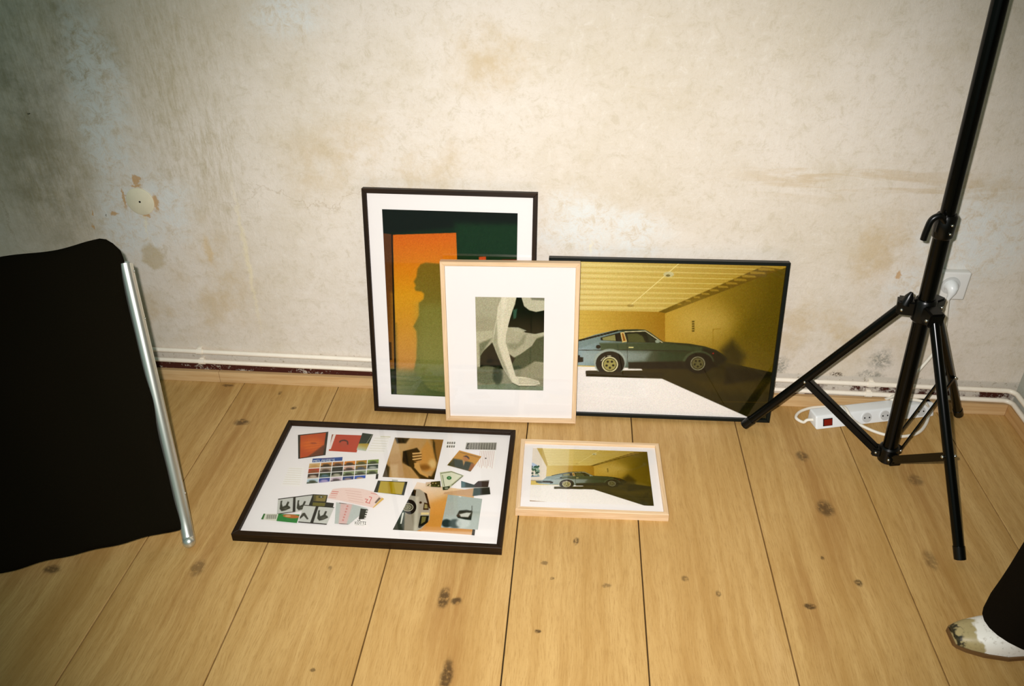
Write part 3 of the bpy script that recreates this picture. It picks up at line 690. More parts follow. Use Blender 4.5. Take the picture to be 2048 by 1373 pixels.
# torso with hand
P, done = piece('photo_print', [(1160, 155), (1492, 170)], [(1075, 425), (1428, 443)], label='warm toned figure photo', base=(196, 158, 104)); D = P.poly
D([(1150, 150), (1290, 150), (1240, 250), (1130, 270)], (206, 172, 122), .8, 20); D([(1160, 155), (1260, 160), (1235, 195), (1175, 195)], (44, 36, 16), .9, 8)
D([(1400, 160), (1500, 165), (1440, 440), (1400, 440), (1450, 330)], (150, 104, 44), .8, 16); D([(1420, 170), (1432, 190), (1436, 250), (1450, 320), (1440, 440), (1400, 440), (1445, 360), (1420, 250)], (58, 42, 14), .9, 7)
D([(1380, 175), (1420, 230), (1445, 330), (1425, 380), (1370, 390), (1330, 340), (1340, 240)], (206, 152, 78), .9, 12); P.ell((1415, 335), 26, 30, (226, 196, 140), .8, 16); P.ell((1360, 360), 40, 20, (120, 74, 22), .7, 16)
D([(1215, 250), (1290, 232), (1310, 226), (1330, 250), (1320, 300), (1290, 360), (1330, 400), (1430, 430), (1430, 445), (1330, 440), (1270, 360), (1210, 330)], (44, 34, 12), 1, 5)
D([(1280, 260), (1345, 256), (1350, 290), (1330, 330), (1290, 320), (1282, 290)], (198, 148, 84), .9, 5)
for k in range(3): D([(1278, 262+k*20), (1340, 258+k*18), (1342, 264+k*18), (1280, 270+k*20)], (226, 190, 132), .95, 3); D([(1282, 274+k*20), (1342, 268+k*18), (1342, 273+k*18), (1284, 281+k*20)], (60, 42, 16), .9, 3)
D([(1290, 330), (1320, 325), (1345, 390), (1390, 415), (1386, 432), (1330, 405), (1295, 360)], (210, 164, 98), 1, 5)
D([(1100, 330), (1200, 310), (1330, 430), (1180, 440), (1075, 425)], (190, 150, 96), .8, 14); D([(1095, 330), (1125, 360), (1118, 430), (1072, 430)], (64, 52, 24), .85, 8); D([(1125, 340), (1180, 340), (1185, 440), (1130, 440)], (216, 188, 146), .6, 12)
done()
# slides and small photos, top left
P, done = piece('slide_transparency', [(498, 138), (706, 116)], [(500, 302), (686, 276)], base=(34, 36, 16)); D = P.poly
D([(514, 142), (690, 122), (668, 272), (512, 296)], (198, 88, 20), 1, 2); P.ell((595, 205), 75, 45, (226, 122, 26), .8, 30); P.ell((605, 195), 22, 6, (150, 70, 24), .7, 4)
D([(668, 210), (690, 205), (668, 274), (560, 290), (600, 262)], (110, 62, 28), .9, 8)
for k in range(5): P.line([(530, 180+k*22), (590, 175+k*20), (660, 185+k*12)], 4, (180, 76, 18), .4, 3)
done()
P, done = piece('photo_print', [(730, 134), (936, 141)], [(708, 247), (898, 258)], base=(196, 78, 44)); D = P.poly
D([(738, 134), (758, 134), (722, 236), (706, 236)], (240, 226, 218), 1, 1.5); D([(724, 134), (740, 134), (712, 210)], (160, 100, 72), 1, 2)
P.line([(782, 190), (790, 178), (815, 174), (836, 182), (838, 204)], 9, (70, 36, 20), .9, 3); D([(784, 192), (830, 186), (832, 220), (795, 222)], (186, 84, 52), .8, 5)
done()
P, done = piece('film_strip', [(938, 124), (1012, 134)], [(898, 240), (962, 248)], base=(24, 52, 30)); D = P.poly
D([(900, 196), (985, 196), (975, 250), (890, 250)], (188, 160, 60), 1, 6, g=((930, 200), (920, 240), (196, 204, 190)))
for k in range(9): t = k/9; P.ell((1004-t*40, 138+t*62), 2.2, 2, (220, 216, 190), 1, .8)
done()
P, done = piece('receipt', [(1030, 142), (1132, 146)], [(968, 262), (1100, 268)], base=(247, 241, 236))
for k in range(6): P.line([(1018-k*9, 160+k*17), (1118-k*6, 164+k*17)], 2.5, (214, 204, 176), .7, 1.5)
P.line([(1062, 150), (1130, 152)], 5, (206, 196, 150), .7, 2); done(1)
# contact sheet
P, done = piece('contact_sheet', [(574, 332), (1053, 302)], [(554, 474), (1047, 424)], dens=1.4, base=(247, 241, 236), label='sheet of small colour pictures'); D = P.poly
pal = [[(214, 180, 128), (200, 156, 96)], [(196, 140, 74), (40, 34, 18)], [(190, 130, 70), (60, 40, 24)], [(222, 140, 40), (44, 34, 20)], [(190, 140, 40), (70, 80, 40)], [(140, 160, 70), (50, 60, 26)], [(184, 84, 56), (150, 90, 40)], [(170, 150, 130), (60, 44, 34)], [(40, 48, 30), (60, 60, 60)], [(220, 180, 160), (50, 36, 28)], [(150, 120, 60), (80, 90, 110)], [(40, 60, 50), (190, 190, 180)], [(60, 40, 26), (220, 200, 180)], [(40, 70, 36), (100, 130, 150)], [(28, 40, 22), (210, 200, 180)], [(150, 160, 120), (40, 50, 26)], [(150, 160, 130), (60, 60, 40)], [(150, 160, 110), (40, 50, 30)], [(190, 206, 214), (50, 56, 30)], [(60, 80, 150), (200, 180, 210)], [(210, 190, 200), (70, 60, 60)], [(40, 70, 130), (180, 150, 140)], [(40, 90, 180), (220, 170, 120)]]
def cs(u_, v_):
    a = np.array([574., 332])*(1-u_)+np.array([1053., 302])*u_; b_ = np.array([554., 474])*(1-u_)+np.array([1041., 440])*u_
    return a*(1-v_)+b_*v_
for r_ in range(4):
    for c_ in range(6):
        i_ = r_*6+c_
        if i_ >= len(pal): continue
        a0, a1 = c_/6+.006, (c_+1)/6-.006; b0, b1 = r_/4+.018, (r_+1)/4-.018
        D([cs(a0, b0), cs(a1, b0), cs(a1, b1), cs(a0, b1)], pal[i_][0], 1, .8)
        m_ = cs((a0+a1)/2, (b0+b1)/2+.02); P.ell(m_, 24, 8, pal[i_][1], .85, 7)
        D([cs(a0, b1-.07), cs(a1, b1-.05), cs(a1, b1), cs(a0, b1)], pal[i_][1], .7, 3)
done(6)
P, done = piece('sticker', [(598, 300), (803, 289)], [(596, 326), (800, 314)], dens=1.6, base=(44, 88, 152)); text(P, "MELANIE'S", (604, 310), (3.1, -.17), (-.05, 2.0), (240, 238, 230), .6); P.line([(660, 300), (740, 297)], 4, (200, 120, 120), .6, 2); done(3)
P, done = piece('film_strip', [(1031, 406), (1048, 404)], [(1028, 440), (1044, 438)], base=(36, 34, 22)); done()
P, done = piece('slide_transparency', [(1044, 450), (1246, 458)], [(1016, 528), (1222, 551)], base=(40, 46, 26)); D = P.poly
D([(1062, 454), (1228, 460), (1206, 545), (1042, 532)], (190, 166, 60), 1, 2); D([(1110, 456), (1140, 458), (1142, 540), (1118, 538)], (176, 146, 16), .9, 6)
P.line([(1060, 453), (1230, 461)], 3, (70, 60, 20), 1, 1); done()
P, done = piece('paper_tag', [(1140, 442), (1182, 444)], [(1138, 453), (1180, 455)], base=(214, 212, 200)); P.line([(1144, 448), (1176, 450)], 3, (150, 150, 140), .9, 1); done(2)
# printed labels, receipt, portrait slide
P, done = piece('label_sticker', [(1512, 176), (1582, 180)], [(1502, 226), (1574, 230)], dens=1.5, base=(247, 241, 236))
for r_ in range(2):
    for c_ in range(4): x, y = 1518+c_*15-r_*3, 186+r_*24; P.poly([(x, y), (x+9, y), (x+7, y+14), (x-2, y+14)], (70, 66, 54), .95, 1.5); P.poly([(x+3, y+4), (x+6, y+4), (x+5, y+10), (x+2, y+10)], (210, 204, 190), .8, 1)
done(2)
P, done = piece('receipt', [(1742, 236), (1856, 244)], [(1722, 364), (1838, 372)], base=(247, 241, 236))
for k in range(9): P.line([(1742+k*12, 246), (1726+k*12, 350+(k % 3)*8)], 3, (208, 160, 150), .7, 2)
P.ell((1780, 298), 5, 4, (60, 40, 36), 1, 1.5); done(2)
P, done = piece('label_sticker', [(1648, 190), (1856, 190)], [(1638, 236), (1850, 241)], dens=1.4, base=(190, 184, 172))
for k in range(34): x = 1652+k*6; P.poly([(x, 192), (x+2+(k*7 % 3), 192), (x-2+(k*7 % 3), 238), (x-5, 238)], (80, 74, 66) if k % 3 else (150, 144, 134), .8, 1)
P.line([(1668, 198), (1656, 200), (1648, 232), (1662, 234)], 5, (30, 28, 20), 1, 1.5); done(3)
P, done = piece('slide_transparency', [(1600, 243), (1751, 285)], [(1516, 345), (1676, 389)], base=(204, 150, 46), label='yellow portrait slide'); D = P.poly
D([(1520, 345), (1560, 300), (1620, 310), (1690, 330), (1700, 350), (1676, 389)], (52, 64, 40), 1, 8); P.ell((1645, 298), 22, 20, (190, 130, 70), 1, 4); D([(1626, 284), (1650, 278), (1668, 294), (1668, 306), (1650, 290)], (60, 40, 16), 1, 3)
D([(1620, 306), (1640, 320), (1628, 350)], (206, 160, 100), .9, 4); D([(1680, 330), (1710, 340), (1680, 385), (1660, 380)], (184, 110, 44), .8, 5); P.line([(1605, 256), (1736, 292)], 4, (120, 84, 20), .8, 2); done()
# film pieces and banknote
P, done = piece('film_strip', [(1612, 452), (1700, 478), (1730, 452), (1804, 447)], [(1612, 500), (1700, 500), (1730, 499), (1796, 497)], dens=1.4, base=(48, 70, 66)); D = P.poly
D([(1720, 440), (1810, 440), (1800, 500), (1700, 500)], (60, 30, 24), .9, 10); D([(1610, 450), (1640, 460), (1640, 500), (1610, 500)], (120, 160, 170), .6, 10)
for k in range(20): P.ell((1616+k*9.4, 497), 2.4, 2, (226, 222, 206), 1, .7)
for k in range(8): P.ell((1735+k*9, 453), 2.4, 2, (226, 222, 206), 1, .7)
done()
P, done = piece('film_strip', [(1500, 530), (1700, 502), (1806, 493)], [(1490, 540), (1690, 556), (1812, 544)], dens=1.2, base=(206, 168, 128)); D = P.poly
D([(1700, 490), (1750, 490), (1750, 560), (1690, 560)], (60, 84, 80), 1, 5); D([(1745, 490), (1815, 488), (1815, 550), (1745, 556)], (20, 22, 12), 1, 5)
for k in range(9): P.ell((1725+k*9.5, 500-k*.5), 2.4, 2, (226, 222, 206), 1, .7); P.ell((1730+k*9.5, 551-k*.8), 2.4, 2, (226, 222, 206), 1, .7)
done()
P, done = piece('photo_print', [(1370, 462), (1470, 452)], [(1370, 492), (1474, 498)], base=(214, 190, 166)); D = P.poly
D([(1408, 455), (1470, 453), (1474, 496), (1405, 492)], (70, 66, 34), 1, 3)
for k in range(14): P.ell((1380+k*6.5, 478+rng.uniform(-10, 10)), 4, 4, [(206, 190, 130), (40, 36, 20), (90, 110, 50)][k % 3], .9, 2)
done()
P, done = piece('banknote', [(1466, 394), (1545, 384), (1632, 416)], [(1486, 516), (1520, 512), (1548, 488)], dens=1.5, base=(196, 196, 164), label='folded green banknote'); D = P.poly
D([(1476, 402), (1546, 393), (1614, 416), (1540, 478), (1490, 505)], (222, 220, 196), 1, 3); P.ell((1530, 432), 16, 12, (54, 118, 66), 1, 3); P.ell((1530, 432), 7, 6, (150, 180, 140), .8, 2)
D([(1486, 494), (1535, 488), (1530, 512), (1488, 515)], (44, 54, 32), 1, 2); P.ell((1512, 502), 14, 6, (190, 190, 160), .8, 2); P.line([(1472, 402), (1546, 390), (1620, 415)], 3, (90, 96, 64), .9, 1.5); P.line([(1484, 412), (1498, 490)], 5, (110, 116, 84), .8, 2)
P.line([(1622, 420), (1548, 482)], 4, (70, 76, 48), .9, 1.5); done()
# black and white leg strips, face slide
def legs(P, c, s_, fl_=1):
    x, y = c; q = lambda pts: [(x+a*s_*fl_, y+b_*s_) for a, b_ in pts]
    P.poly(q([(-34, 20), (-30, -10), (-26, -38), (-14, -40), (-18, -20), (-12, 4), (10, -6), (24, -34), (36, -30), (26, -6), (40, 4), (44, 14), (8, 30), (-20, 36)]), (62, 62, 48), 1, 3)
    P.poly(q([(-10, 16), (30, 6), (10, 24)]), (120, 122, 104), .7, 5)
P, done = piece('film_strip', [(362, 574), (600, 544)], [(354, 682), (566, 652)], dens=1.2, base=(206, 204, 196)); D = P.poly
P.line([(362, 576), (600, 546)], 7, (36, 28, 18), 1, 1.5); P.line([(354, 680), (480, 664)], 7, (36, 28, 18), 1, 1.5); D([(466, 562), (482, 560), (480, 660), (462, 662)], (34, 30, 18), 1, 2)
legs(P, (405, 625), .95); legs(P, (520, 620), .9); done()
P, done = piece('film_strip', [(540, 614), (746, 632)], [(498, 736), (694, 752)], dens=1.2, base=(208, 206, 198)); D = P.poly
P.line([(536, 618), (746, 634)], 5, (36, 28, 18), 1, 1.5); P.line([(500, 733), (694, 749)], 7, (36, 28, 18), 1, 1.5); D([(622, 622), (640, 624), (600, 745), (580, 742)], (34, 30, 18), 1, 2)
legs(P, (662, 690), .95); D([(510, 700), (530, 672), (545, 670), (570, 712), (560, 716), (538, 690), (512, 712)], (70, 68, 56), 1, 3); done()
P, done = piece('slide_transparency', [(600, 543), (702, 548)], [(572, 618), (684, 632)], dens=1.3, base=(34, 38, 18), label='green toned eyes slide'); D = P.poly
D([(606, 550), (696, 552), (684, 594), (604, 590)], (146, 130, 70), 1, 3); P.ell((655, 562), 18, 6, (60, 58, 30), .9, 3); P.ell((657, 562), 6, 4, (190, 200, 200), .9, 2); D([(606, 552), (622, 552), (618, 590), (604, 590)], (80, 76, 40), .7, 6)
D([(600, 598), (690, 602), (680, 626), (596, 622)], (120, 112, 40), 1, 3); P.line([(600, 596), (690, 600)], 4, (24, 22, 10), 1, 1); done()
P, done = piece('film_strip', [(688, 598), (744, 604)], [(680, 628), (736, 636)], base=(36, 36, 20)); done()
P, done = piece('label_sticker', [(264, 676), (390, 678), (510, 682)], [(246, 714), (370, 728), (490, 740)], dens=1.5, base=(52, 140, 66), label='green barcode label'); D = P.poly
D([(258, 670), (366, 674), (350, 728), (246, 720)], (226, 222, 206), 1, 1.5); D([(260, 670), (276, 674), (258, 722), (244, 718)], (60, 120, 50), 1, 1.5)
for k in range(16): x = 284+k*4.6; D([(x, 682), (x+1+k % 3, 682), (x-5+k % 3, 712), (x-6, 712)], (60, 58, 44), .9, .8)
P.ell((452, 694), 58, 13, (196, 120, 54), 1, 3, .08); P.ell((430, 692), 20, 5, (230, 200, 160), .8, 3); done()
# tickets
P, done = piece('ticket', [(758, 598), (870, 612), (976, 640)], [(748, 744), (800, 748), (846, 750)], dens=1.0, base=(196, 200, 194)); D = P.poly
D([(790, 605), (870, 612), (830, 745), (775, 745)], (226, 190, 184), .9, 6)
for k in range(6): P.ell((836-k*6, 625+k*19), 6, 5, (208, 120, 110), .7, 3)
P.line([(780, 602), (830, 606)], 6, (60, 40, 30), 1, 1.5); P.line([(780, 746), (840, 750)], 5, (60, 36, 24), 1, 1.5); done()
P, done = piece('film_strip', [(926, 640), (978, 648)], [(912, 715), (958, 712)], dens=1.4, base=(30, 38, 20))
for k in range(4): P.poly([(964-k*4, 654+k*16), (978-k*4, 654+k*16), (974-k*4, 662+k*16), (960-k*4, 662+k*16)], (236, 230, 222), 1, 1)
done()
P, done = piece('sticker', [(886, 714), (970, 720)], [(876, 758), (966, 764)], dens=2.2, base=(247, 241, 236)); text(P, 'KOTTI', (888, 728), (2.75, .12), (-.12, 2.9), (34, 28, 20), .7); P.poly([(905, 718), (912, 723), (920, 716), (926, 724), (902, 724)], (60, 54, 44), 1, 1); P.line([(886, 752), (950, 757)], 1.6, (170, 164, 154), .8, 1); done(1)
P, done = piece('ticket', [(735, 508), (800, 500), (870, 500), (940, 508), (1010, 525), (1086, 575)], [(698, 570), (780, 585), (860, 602), (930, 618), (980, 628), (1014, 636)], dens=1.3, base=(240, 214, 204), label='pink travel ticket'); D = P.poly
for k in range(4): P.line([(730-k*6, 524+k*13), (775-k*6, 528+k*13)], 4, (206, 90, 80), .75 if k < 2 else .3, 1.6)
for k in range(5): P.line([(820+k*6, 516+k*17), (930+k*4, 530+k*18)], 2.6, (214, 164, 150), .6, 1.5)
P.line([(984, 560), (1002, 565), (985, 602)], 4, (206, 60, 60), .8, 1.5); P.line([(955, 575), (975, 580), (960, 598), (990, 606)], 4, (206, 70, 64), .8, 1.5); P.line([(995, 535), (1040, 545)], 4, (206, 100, 90), .7, 1.5)
D([(1078, 560), (1096, 575), (1024, 645), (1004, 640)], (226, 186, 96), 1, 2); D([(1052, 564), (1064, 572), (1030, 606), (1022, 600)], (110, 92, 74), .9, 3); done(2)
P, done = piece('note_paper', [(440, 356), (545, 356)], [(380, 486), (520, 492)], base=(247, 241, 236))
for k in range(8): P.line([(436-k*6, 366+k*15), (470-k*4+k*6 % 50, 368+k*15), (525-k*2, 370+k*15)], 3, (222, 208, 186), .6, 2)
done(1)
P, done = piece('paper_tag', [(1690, 783), (1708, 785)], [(1684, 822), (1703, 825)], base=(44, 40, 30)); P.line([(1698, 790), (1694, 818)], 4, (110, 104, 90), .8, 1.5); done()

# ------------------------------------------------------------------ light stand
ts = empty('light_stand', (.8254, 1.687, 0)); tag(ts, 'tall black tripod stand with a clamped pole before the right corner', 'tripod stand')
TO = Vector((.8254, 1.687, 0))
def ax(z): return Vector((-.047*z, 0, z))          # leaning axis, local
adir = (ax(1)-ax(0)).normalized()
def tpart(name, bm, m=None, sm=40): return obj(name, bm, m or M_tri, ts, sm)
b = bmesh.new(); tube(b, [ax(.012), ax(.66)], .0178, 24); tpart('outer_tube', b)
b = bmesh.new(); tube(b, [ax(.60), ax(2.02)], .0155, 24); tube(b, [ax(2.02), ax(2.06)], .008, 16); tpart('inner_pole', b)
# pole clamp
b = bmesh.new(); tube(b, [ax(.635), ax(.64), ax(.685), ax(.69)], [.019, .0225, .0225, .019], 24); box(b, (-.052, -.012, .65), (-.02, .012, .682), .003)
cl = tpart('clamp_collar', b, M_triP)
b = bmesh.new(); tube(b, crv([(-.035, -.014, .672), (-.052, -.016, .690), (-.068, -.016, .682), (-.073, -.016, .655), (-.074, -.016, .635)], 6), [.007]*25, 10); obj('clamp_lever', b, M_triP, cl, 50)
for z in (.672, .652):
    b = bmesh.new(); bmesh.ops.create_icosphere(b, subdivisions=2, radius=.0032, matrix=Matrix.Translation(ax(z)+Vector((.006, -.0225, 0)))); obj('rivet', b, M_rivet, cl, 60)
# crown
b = bmesh.new(); tube(b, [ax(.425), ax(.43), ax(.478), ax(.483)], [.020, .0245, .0245, .021], 24); cw = tpart('crown', b, M_triP)
feet = [fl(1487, 858), fl(1921, 832), fl(1917, 1127)]
feet = [Vector(f_.tolist())-TO for f_ in feet]
feet[0].z = feet[2].z = .0115; feet[1] = feet[1]*.955; feet[1].z = .0115
for i, f_ in enumerate(feet):
    h = Vector((f_.x, f_.y, 0)).normalized(); top = ax(.452)+h*.046; s_ = h.cross(Vector((0, 0, 1)))
    b = bmesh.new(); bar(b, ax(.458)+h*.018, ax(.455)+h*.058, .034, .036, bev=.004); obj('leg_bracket', b, M_triP, cw, 50)
    L_ = (f_-top); 
    b = bmesh.new(); tube(b, [top, f_-L_.normalized()*.006], .0112, 18); lg = tpart('leg', b)
    b = bmesh.new(); tube(b, [f_-L_.normalized()*.03, f_-L_.normalized()*.001], .0125, 18); obj('rubber_foot', b, M_triP, lg, 50)
    for sg in (-1, 1):
        b = bmesh.new(); bmesh.ops.create_icosphere(b, subdivisions=2, radius=.0042, matrix=Matrix.Translation(top+s_*.017*sg)); obj('rivet', b, M_rivet, cw, 60)
    # braces
    t_ = (.60, .50, .60)[i]; mid = top+L_*t_ ; low = ax(.034)+h*.030
    t_ = (.572, .60, .572)[i]; mid = top+L_*t_
    if i == 1:
        for sg in (-1, 1):
            b = bmesh.new(); bar(b, low+s_*.013*sg, mid+s_*.013*sg, .0035, .011, up=(0, 0, 1)); obj('brace', b, M_tri, ts)
    else:
        b = bmesh.new(); bar(b, low, mid, .0225, .020, bev=.003); obj('brace', b, M_tri, ts)
    for sg in (-1, 1):
        for q_ in (low, mid):
            b = bmesh.new(); bmesh.ops.create_icosphere(b, subdivisions=2, radius=.0040, matrix=Matrix.Translation(q_+s_*.0145*sg)); obj('rivet', b, M_rivet, ts, 60)
b = bmesh.new(); tube(b, [ax(.008), ax(.012), ax(.052), ax(.056)], [.020, .0238, .0238, .020], 24)
lo_c = tpart('lower_collar', b, M_triP)
for f_ in feet:
    h = Vector((f_.x, f_.y, 0)).normalized(); b = bmesh.new(); bar(b, ax(.032)+h*.018, ax(.032)+h*.040, .030, .024, bev=.003); obj('brace_bracket', b, M_triP, lo_c, 50)
# crown tightening knob
b = bmesh.new(); h = Vector((-.9, -.4, 0)).normalized(); k0 = ax(.486)+Vector((-.022, .006, 0)); tube(b, [k0+Vector((-.018, 0, -.022)), k0+Vector((-.014, 0, -.004)), k0+Vector((-.011, 0, .008))], [.013, .010, .004], 12); obj('knob', b, M_triP, cw, 50)

# ------------------------------------------------------------------ power strip, plug, socket
p0 = fl(1632, 861); p1 = fl(1868, 833.5)
ddir = Vector((p1-p0).tolist()); LS = ddir.length; ang = math.atan2(ddir.y, ddir.x)
ps = empty('power_strip', (float(p0[0]), float(p0[1]), 0)); ps.rotation_euler = (0, 0, ang)
tag(ps, 'white multi-socket power strip with red switch on the floor by the baseboard', 'power strip')
DPS, HPS = .052, .036
b = bmesh.new(); prof = [(.000, 0), (DPS, 0), (DPS, HPS), (.014, HPS)]
loft(b, [[(x, y, z) for y, z in prof] for x in (0, LS)]); bmesh.ops.recalc_face_normals(b, faces=b.faces)
bmesh.ops.bevel(b, geom=list(b.edges), offset=.005, segments=3, affect='EDGES', profile=.6); obj('body', b, M_white, ps, 40)
nrm = Vector((0, -HPS, .014)).normalized(); upv = Vector((0, .014, HPS)).normalized()
def onface(x, t=.5): return Vector((x, .014*t, HPS*t))
def fplate(bm, x, w, h, th, off=0.0):
    c = onface(x)+nrm*off; X = Vector((1, 0, 0))
    vs = [bm.verts.new(c+X*a*w/2+upv*b_*h/2+nrm*k) for k in (-.0005, th) for a, b_ in ((-1, -1), (1, -1), (1, 1), (-1, 1))]
    for f_ in ((3, 2, 1, 0), (4, 5, 6, 7), (0, 1, 5, 4), (1, 2, 6, 5), (2, 3, 7, 6), (3, 0, 4, 7)): bm.faces.new([vs[i] for i in f_])
Ns = NT('red_switch_plastic', .3, .5, color=(120, 26, 12)); M_red = Ns.m
b = bmesh.new(); fplate(b, .034, .027, .021, .0012); sw = obj('switch_bezel', b, M_dark, ps)
b = bmesh.new(); fplate(b, .034, .023, .017, .003, .0); obj('switch', b, M_red, ps)
for i in range(5):
    x = .095+i*(LS-.125)/4.2
    b = bmesh.new(); tube(b, [onface(x)+nrm*-.001, onface(x)+nrm*.0016], .0165, 28); so = obj('socket', b, M_white, ps, 40)
    b = bmesh.new(); tube(b, [onface(x)+nrm*.0005, onface(x)+nrm*.0019], .0138, 28); obj('recess', b, M_hole, so, 40)
    for sg in (-1, 1):
        b = bmesh.new(); tube(b, [onface(x)+Vector((sg*.007, 0, 0)), onface(x)+Vector((sg*.007, 0, 0))+nrm*.0024], .0022, 10); obj('pin_hole', b, M_dark, so)
# wall socket and plug (positions on the wall plane)
c = py(1903, 574, YW-.03); skt = empty('wall_socket', (float(c[0]), YW, float(c[2]))); tag(skt, 'white surface mounted wall socket behind the tripod pole', 'wall socket')
a0, a1 = py(1868, 545, YW-.01), py(1937, 598, YW-.01)
b = bmesh.new(); box(b, (float(a0[0])-.012-c[0], -.022, -.042), (float(a1[0])-c[0]-.017, 0, .036), .005, 3); obj('housing', b, plain('socket_white', (222, 220, 214), .45, .4), skt, 40)
b = bmesh.new(); tube(b, [(0, -.0215, 0), (0, -.024, 0)], .0235, 32); obj('socket_rim', b, M_hole, skt, 40)
plug_p = Vector((float(c[0]), YW-.022, float(c[2])))
def loc_ps(w): return ps.matrix_world.inverted() @ Vector(w)
ps.matrix_world = Matrix.Translation(ps.location) @ Matrix.Rotation(ang, 4, 'Z')
b = bmesh.new()
pts = [plug_p+Vector((0, .0, 0)), plug_p+Vector((0, -.010, 0)), plug_p+Vector((0, -.015, -.003)), plug_p+Vector((0, -.017, -.012)), plug_p+Vector((-.001, -.017, -.022)), plug_p+Vector((-.003, -.016, -.032))]
tube(b, [loc_ps(q_) for q_ in pts], [.0165, .0165, .014, .0105, .0065, .0045], 20); obj('plug', b, M_white, ps, 60)
cr_ = .0042
def FP(x, y, z=cr_): return Vector(fl(x, y, z).tolist())
left_end = ps.matrix_world @ Vector((.002, .026, .016))
path = [pts[-1], Vector(py(1893, 625, YW-.03).tolist()), Vector(py(1888, 665, YW-.02).tolist()), Vector(py(1868, 705, YW-.016).tolist()), Vector(py(1828, 752, YW-.024).tolist()), Vector(py(1800, 785, YW-.040).tolist()),
        FP(1768, 800, .030), FP(1742, 806, .014), FP(1700, 812), FP(1660, 814), FP(1625, 816), FP(1600, 824), FP(1592, 836), FP(1606, 845), left_end+Vector((-.016, 0, -.002)), left_end]
b = bmesh.new(); tube(b, [loc_ps(q_) for q_ in crv(path, 10)], cr_, 10); obj('cord', b, M_cord, ps, 80)
path = [FP(1672, 812), FP(1690, 816, .040), FP(1702, 836, .034), FP(1720, 850, .012), FP(1750, 864), FP(1780, 872), FP(1812, 873), FP(1838, 865), FP(1853, 846), FP(1858, 822, .012), FP(1850, 806, .043), FP(1826, 800, .043), FP(1795, 799, .041), FP(1760, 803, .02)]
b = bmesh.new(); tube(b, [loc_ps(q_) for q_ in crv(path, 10)], cr_, 10); obj('cord_loop', b, M_cord, ps, 80)

# ------------------------------------------------------------------ black fabric chair
P0 = Vector((-.8632, 1.2724, 0)); CT = Vector((-.1579, .3386, .9276)); CS = Vector((.9063, .4226, 0)); CN = Vector((.392, -.8407, .3736))
ch = empty('sling_chair', P0); tag(ch, 'black fabric sling chair with a chrome tube frame at the left edge', 'chair')
def C(s, t, n=0.): return CS*s+CT*t+CN*n
def pillow(w0, w1, t0, t1, th, nx=44, ny=56):
    """draped cover: front and back skins with rounded rolled top"""
    bm = bmesh.new(); front = []; back = []
    for j in range(ny+1):
        v_ = j/ny; fr, bk = [], []
        for i in range(nx+1):
            u_ = i/nx; s = w0+(w1-w0)*u_; t = t0+(t1-t0)*v_
            edge = min(1, min(u_, 1-u_)/.06, (1-v_)/.09, v_/.03+.25); e = math.sqrt(max(0, 1-(1-edge)**2))
            n = th*(.25+.75*e)
            n += .004*math.sin(s*31+t*9)*e+.003*math.sin(t*23-s*17)*e
            ds = .004*math.sin(t*19+.7)+.003*math.sin(t*41) if u_ > .9 else 0
            # wavy top: rises towards the right corner
            dt = (.003*math.sin((s+.05)*30)+.010*math.exp(-((s+.04)/.07)**2))*max(0, v_-.8)/.2
            rc = max(0, (u_-.93)/.07); dt -= .03*rc*rc*max(0, (v_-.9)/.1)
            db = .0015*math.sin(s*60)*max(0, .1-v_)/.1
            fr.append(bm.verts.new(C(s+ds, t+dt+db, n))); bk.append(bm.verts.new(C(s+ds, t+dt+db, -n*.55)))
        front.append(fr); back.append(bk)
    for g_ in (front, back):
        for j in range(ny):
            for i in range(nx): bm.faces.new((g_[j][i], g_[j][i+1], g_[j+1][i+1], g_[j+1][i]))
    for j in range(ny):
        for i in (0, nx): bm.faces.new((front[j][i], front[j+1][i], back[j+1][i], back[j][i]))
    for i in range(nx):
        for j in (0, ny): bm.faces.new((front[j][i], front[j][i+1], back[j][i+1], back[j][i]))
    return bm
obj('fabric_cover', pillow(-.50, .001, .045, .702, .018), M_canvas, ch, 70)
def side(s, vis):
    b = bmesh.new()
    pts = [C(s, .012, .016), C(s, .03, .008), C(s, .10, 0), C(s, .3, 0), C(s, .62, 0), C(s, .645, -.004)]
    tube(b, crv(pts, 5), .0145, 18, flat=.9); t_ = obj('side_tube', b, M_chrome, ch, 60)
    b = bmesh.new(); bmesh.ops.create_uvsphere(b, u_segments=18, v_segments=12, radius=.0147, matrix=Matrix.Translation(C(s, .012, .016))); obj('end_cap', b, M_chrome, t_, 80)
    for t in (.635, .53, .122):
        b = bmesh.new(); tube(b, [C(s+.010, t, .0), C(s+.0145, t, .0)], .0035, 10); obj('screw', b, M_rivet, t_, 50)
side(.0075, 1); side(-.508, 0)
for t, n in ((.63, -.012), (.11, -.014)):
    b = bmesh.new(); tube(b, [C(.0, t, n), C(-.50, t, n)], .010, 14); obj('cross_tube', b, M_chrome, ch, 60)
# rear prop legs behind the cover
for s in (-.08, -.42):
    top = C(s, .60, -.022); ft = Vector((top.x, top.y, 0))+Vector((-.4226, .9063, 0))*.16; ft.z = .0105-0
    b = bmesh.new(); tube(b, [top, ft], .010, 14); obj('rear_leg', b, M_chrome, ch, 60)

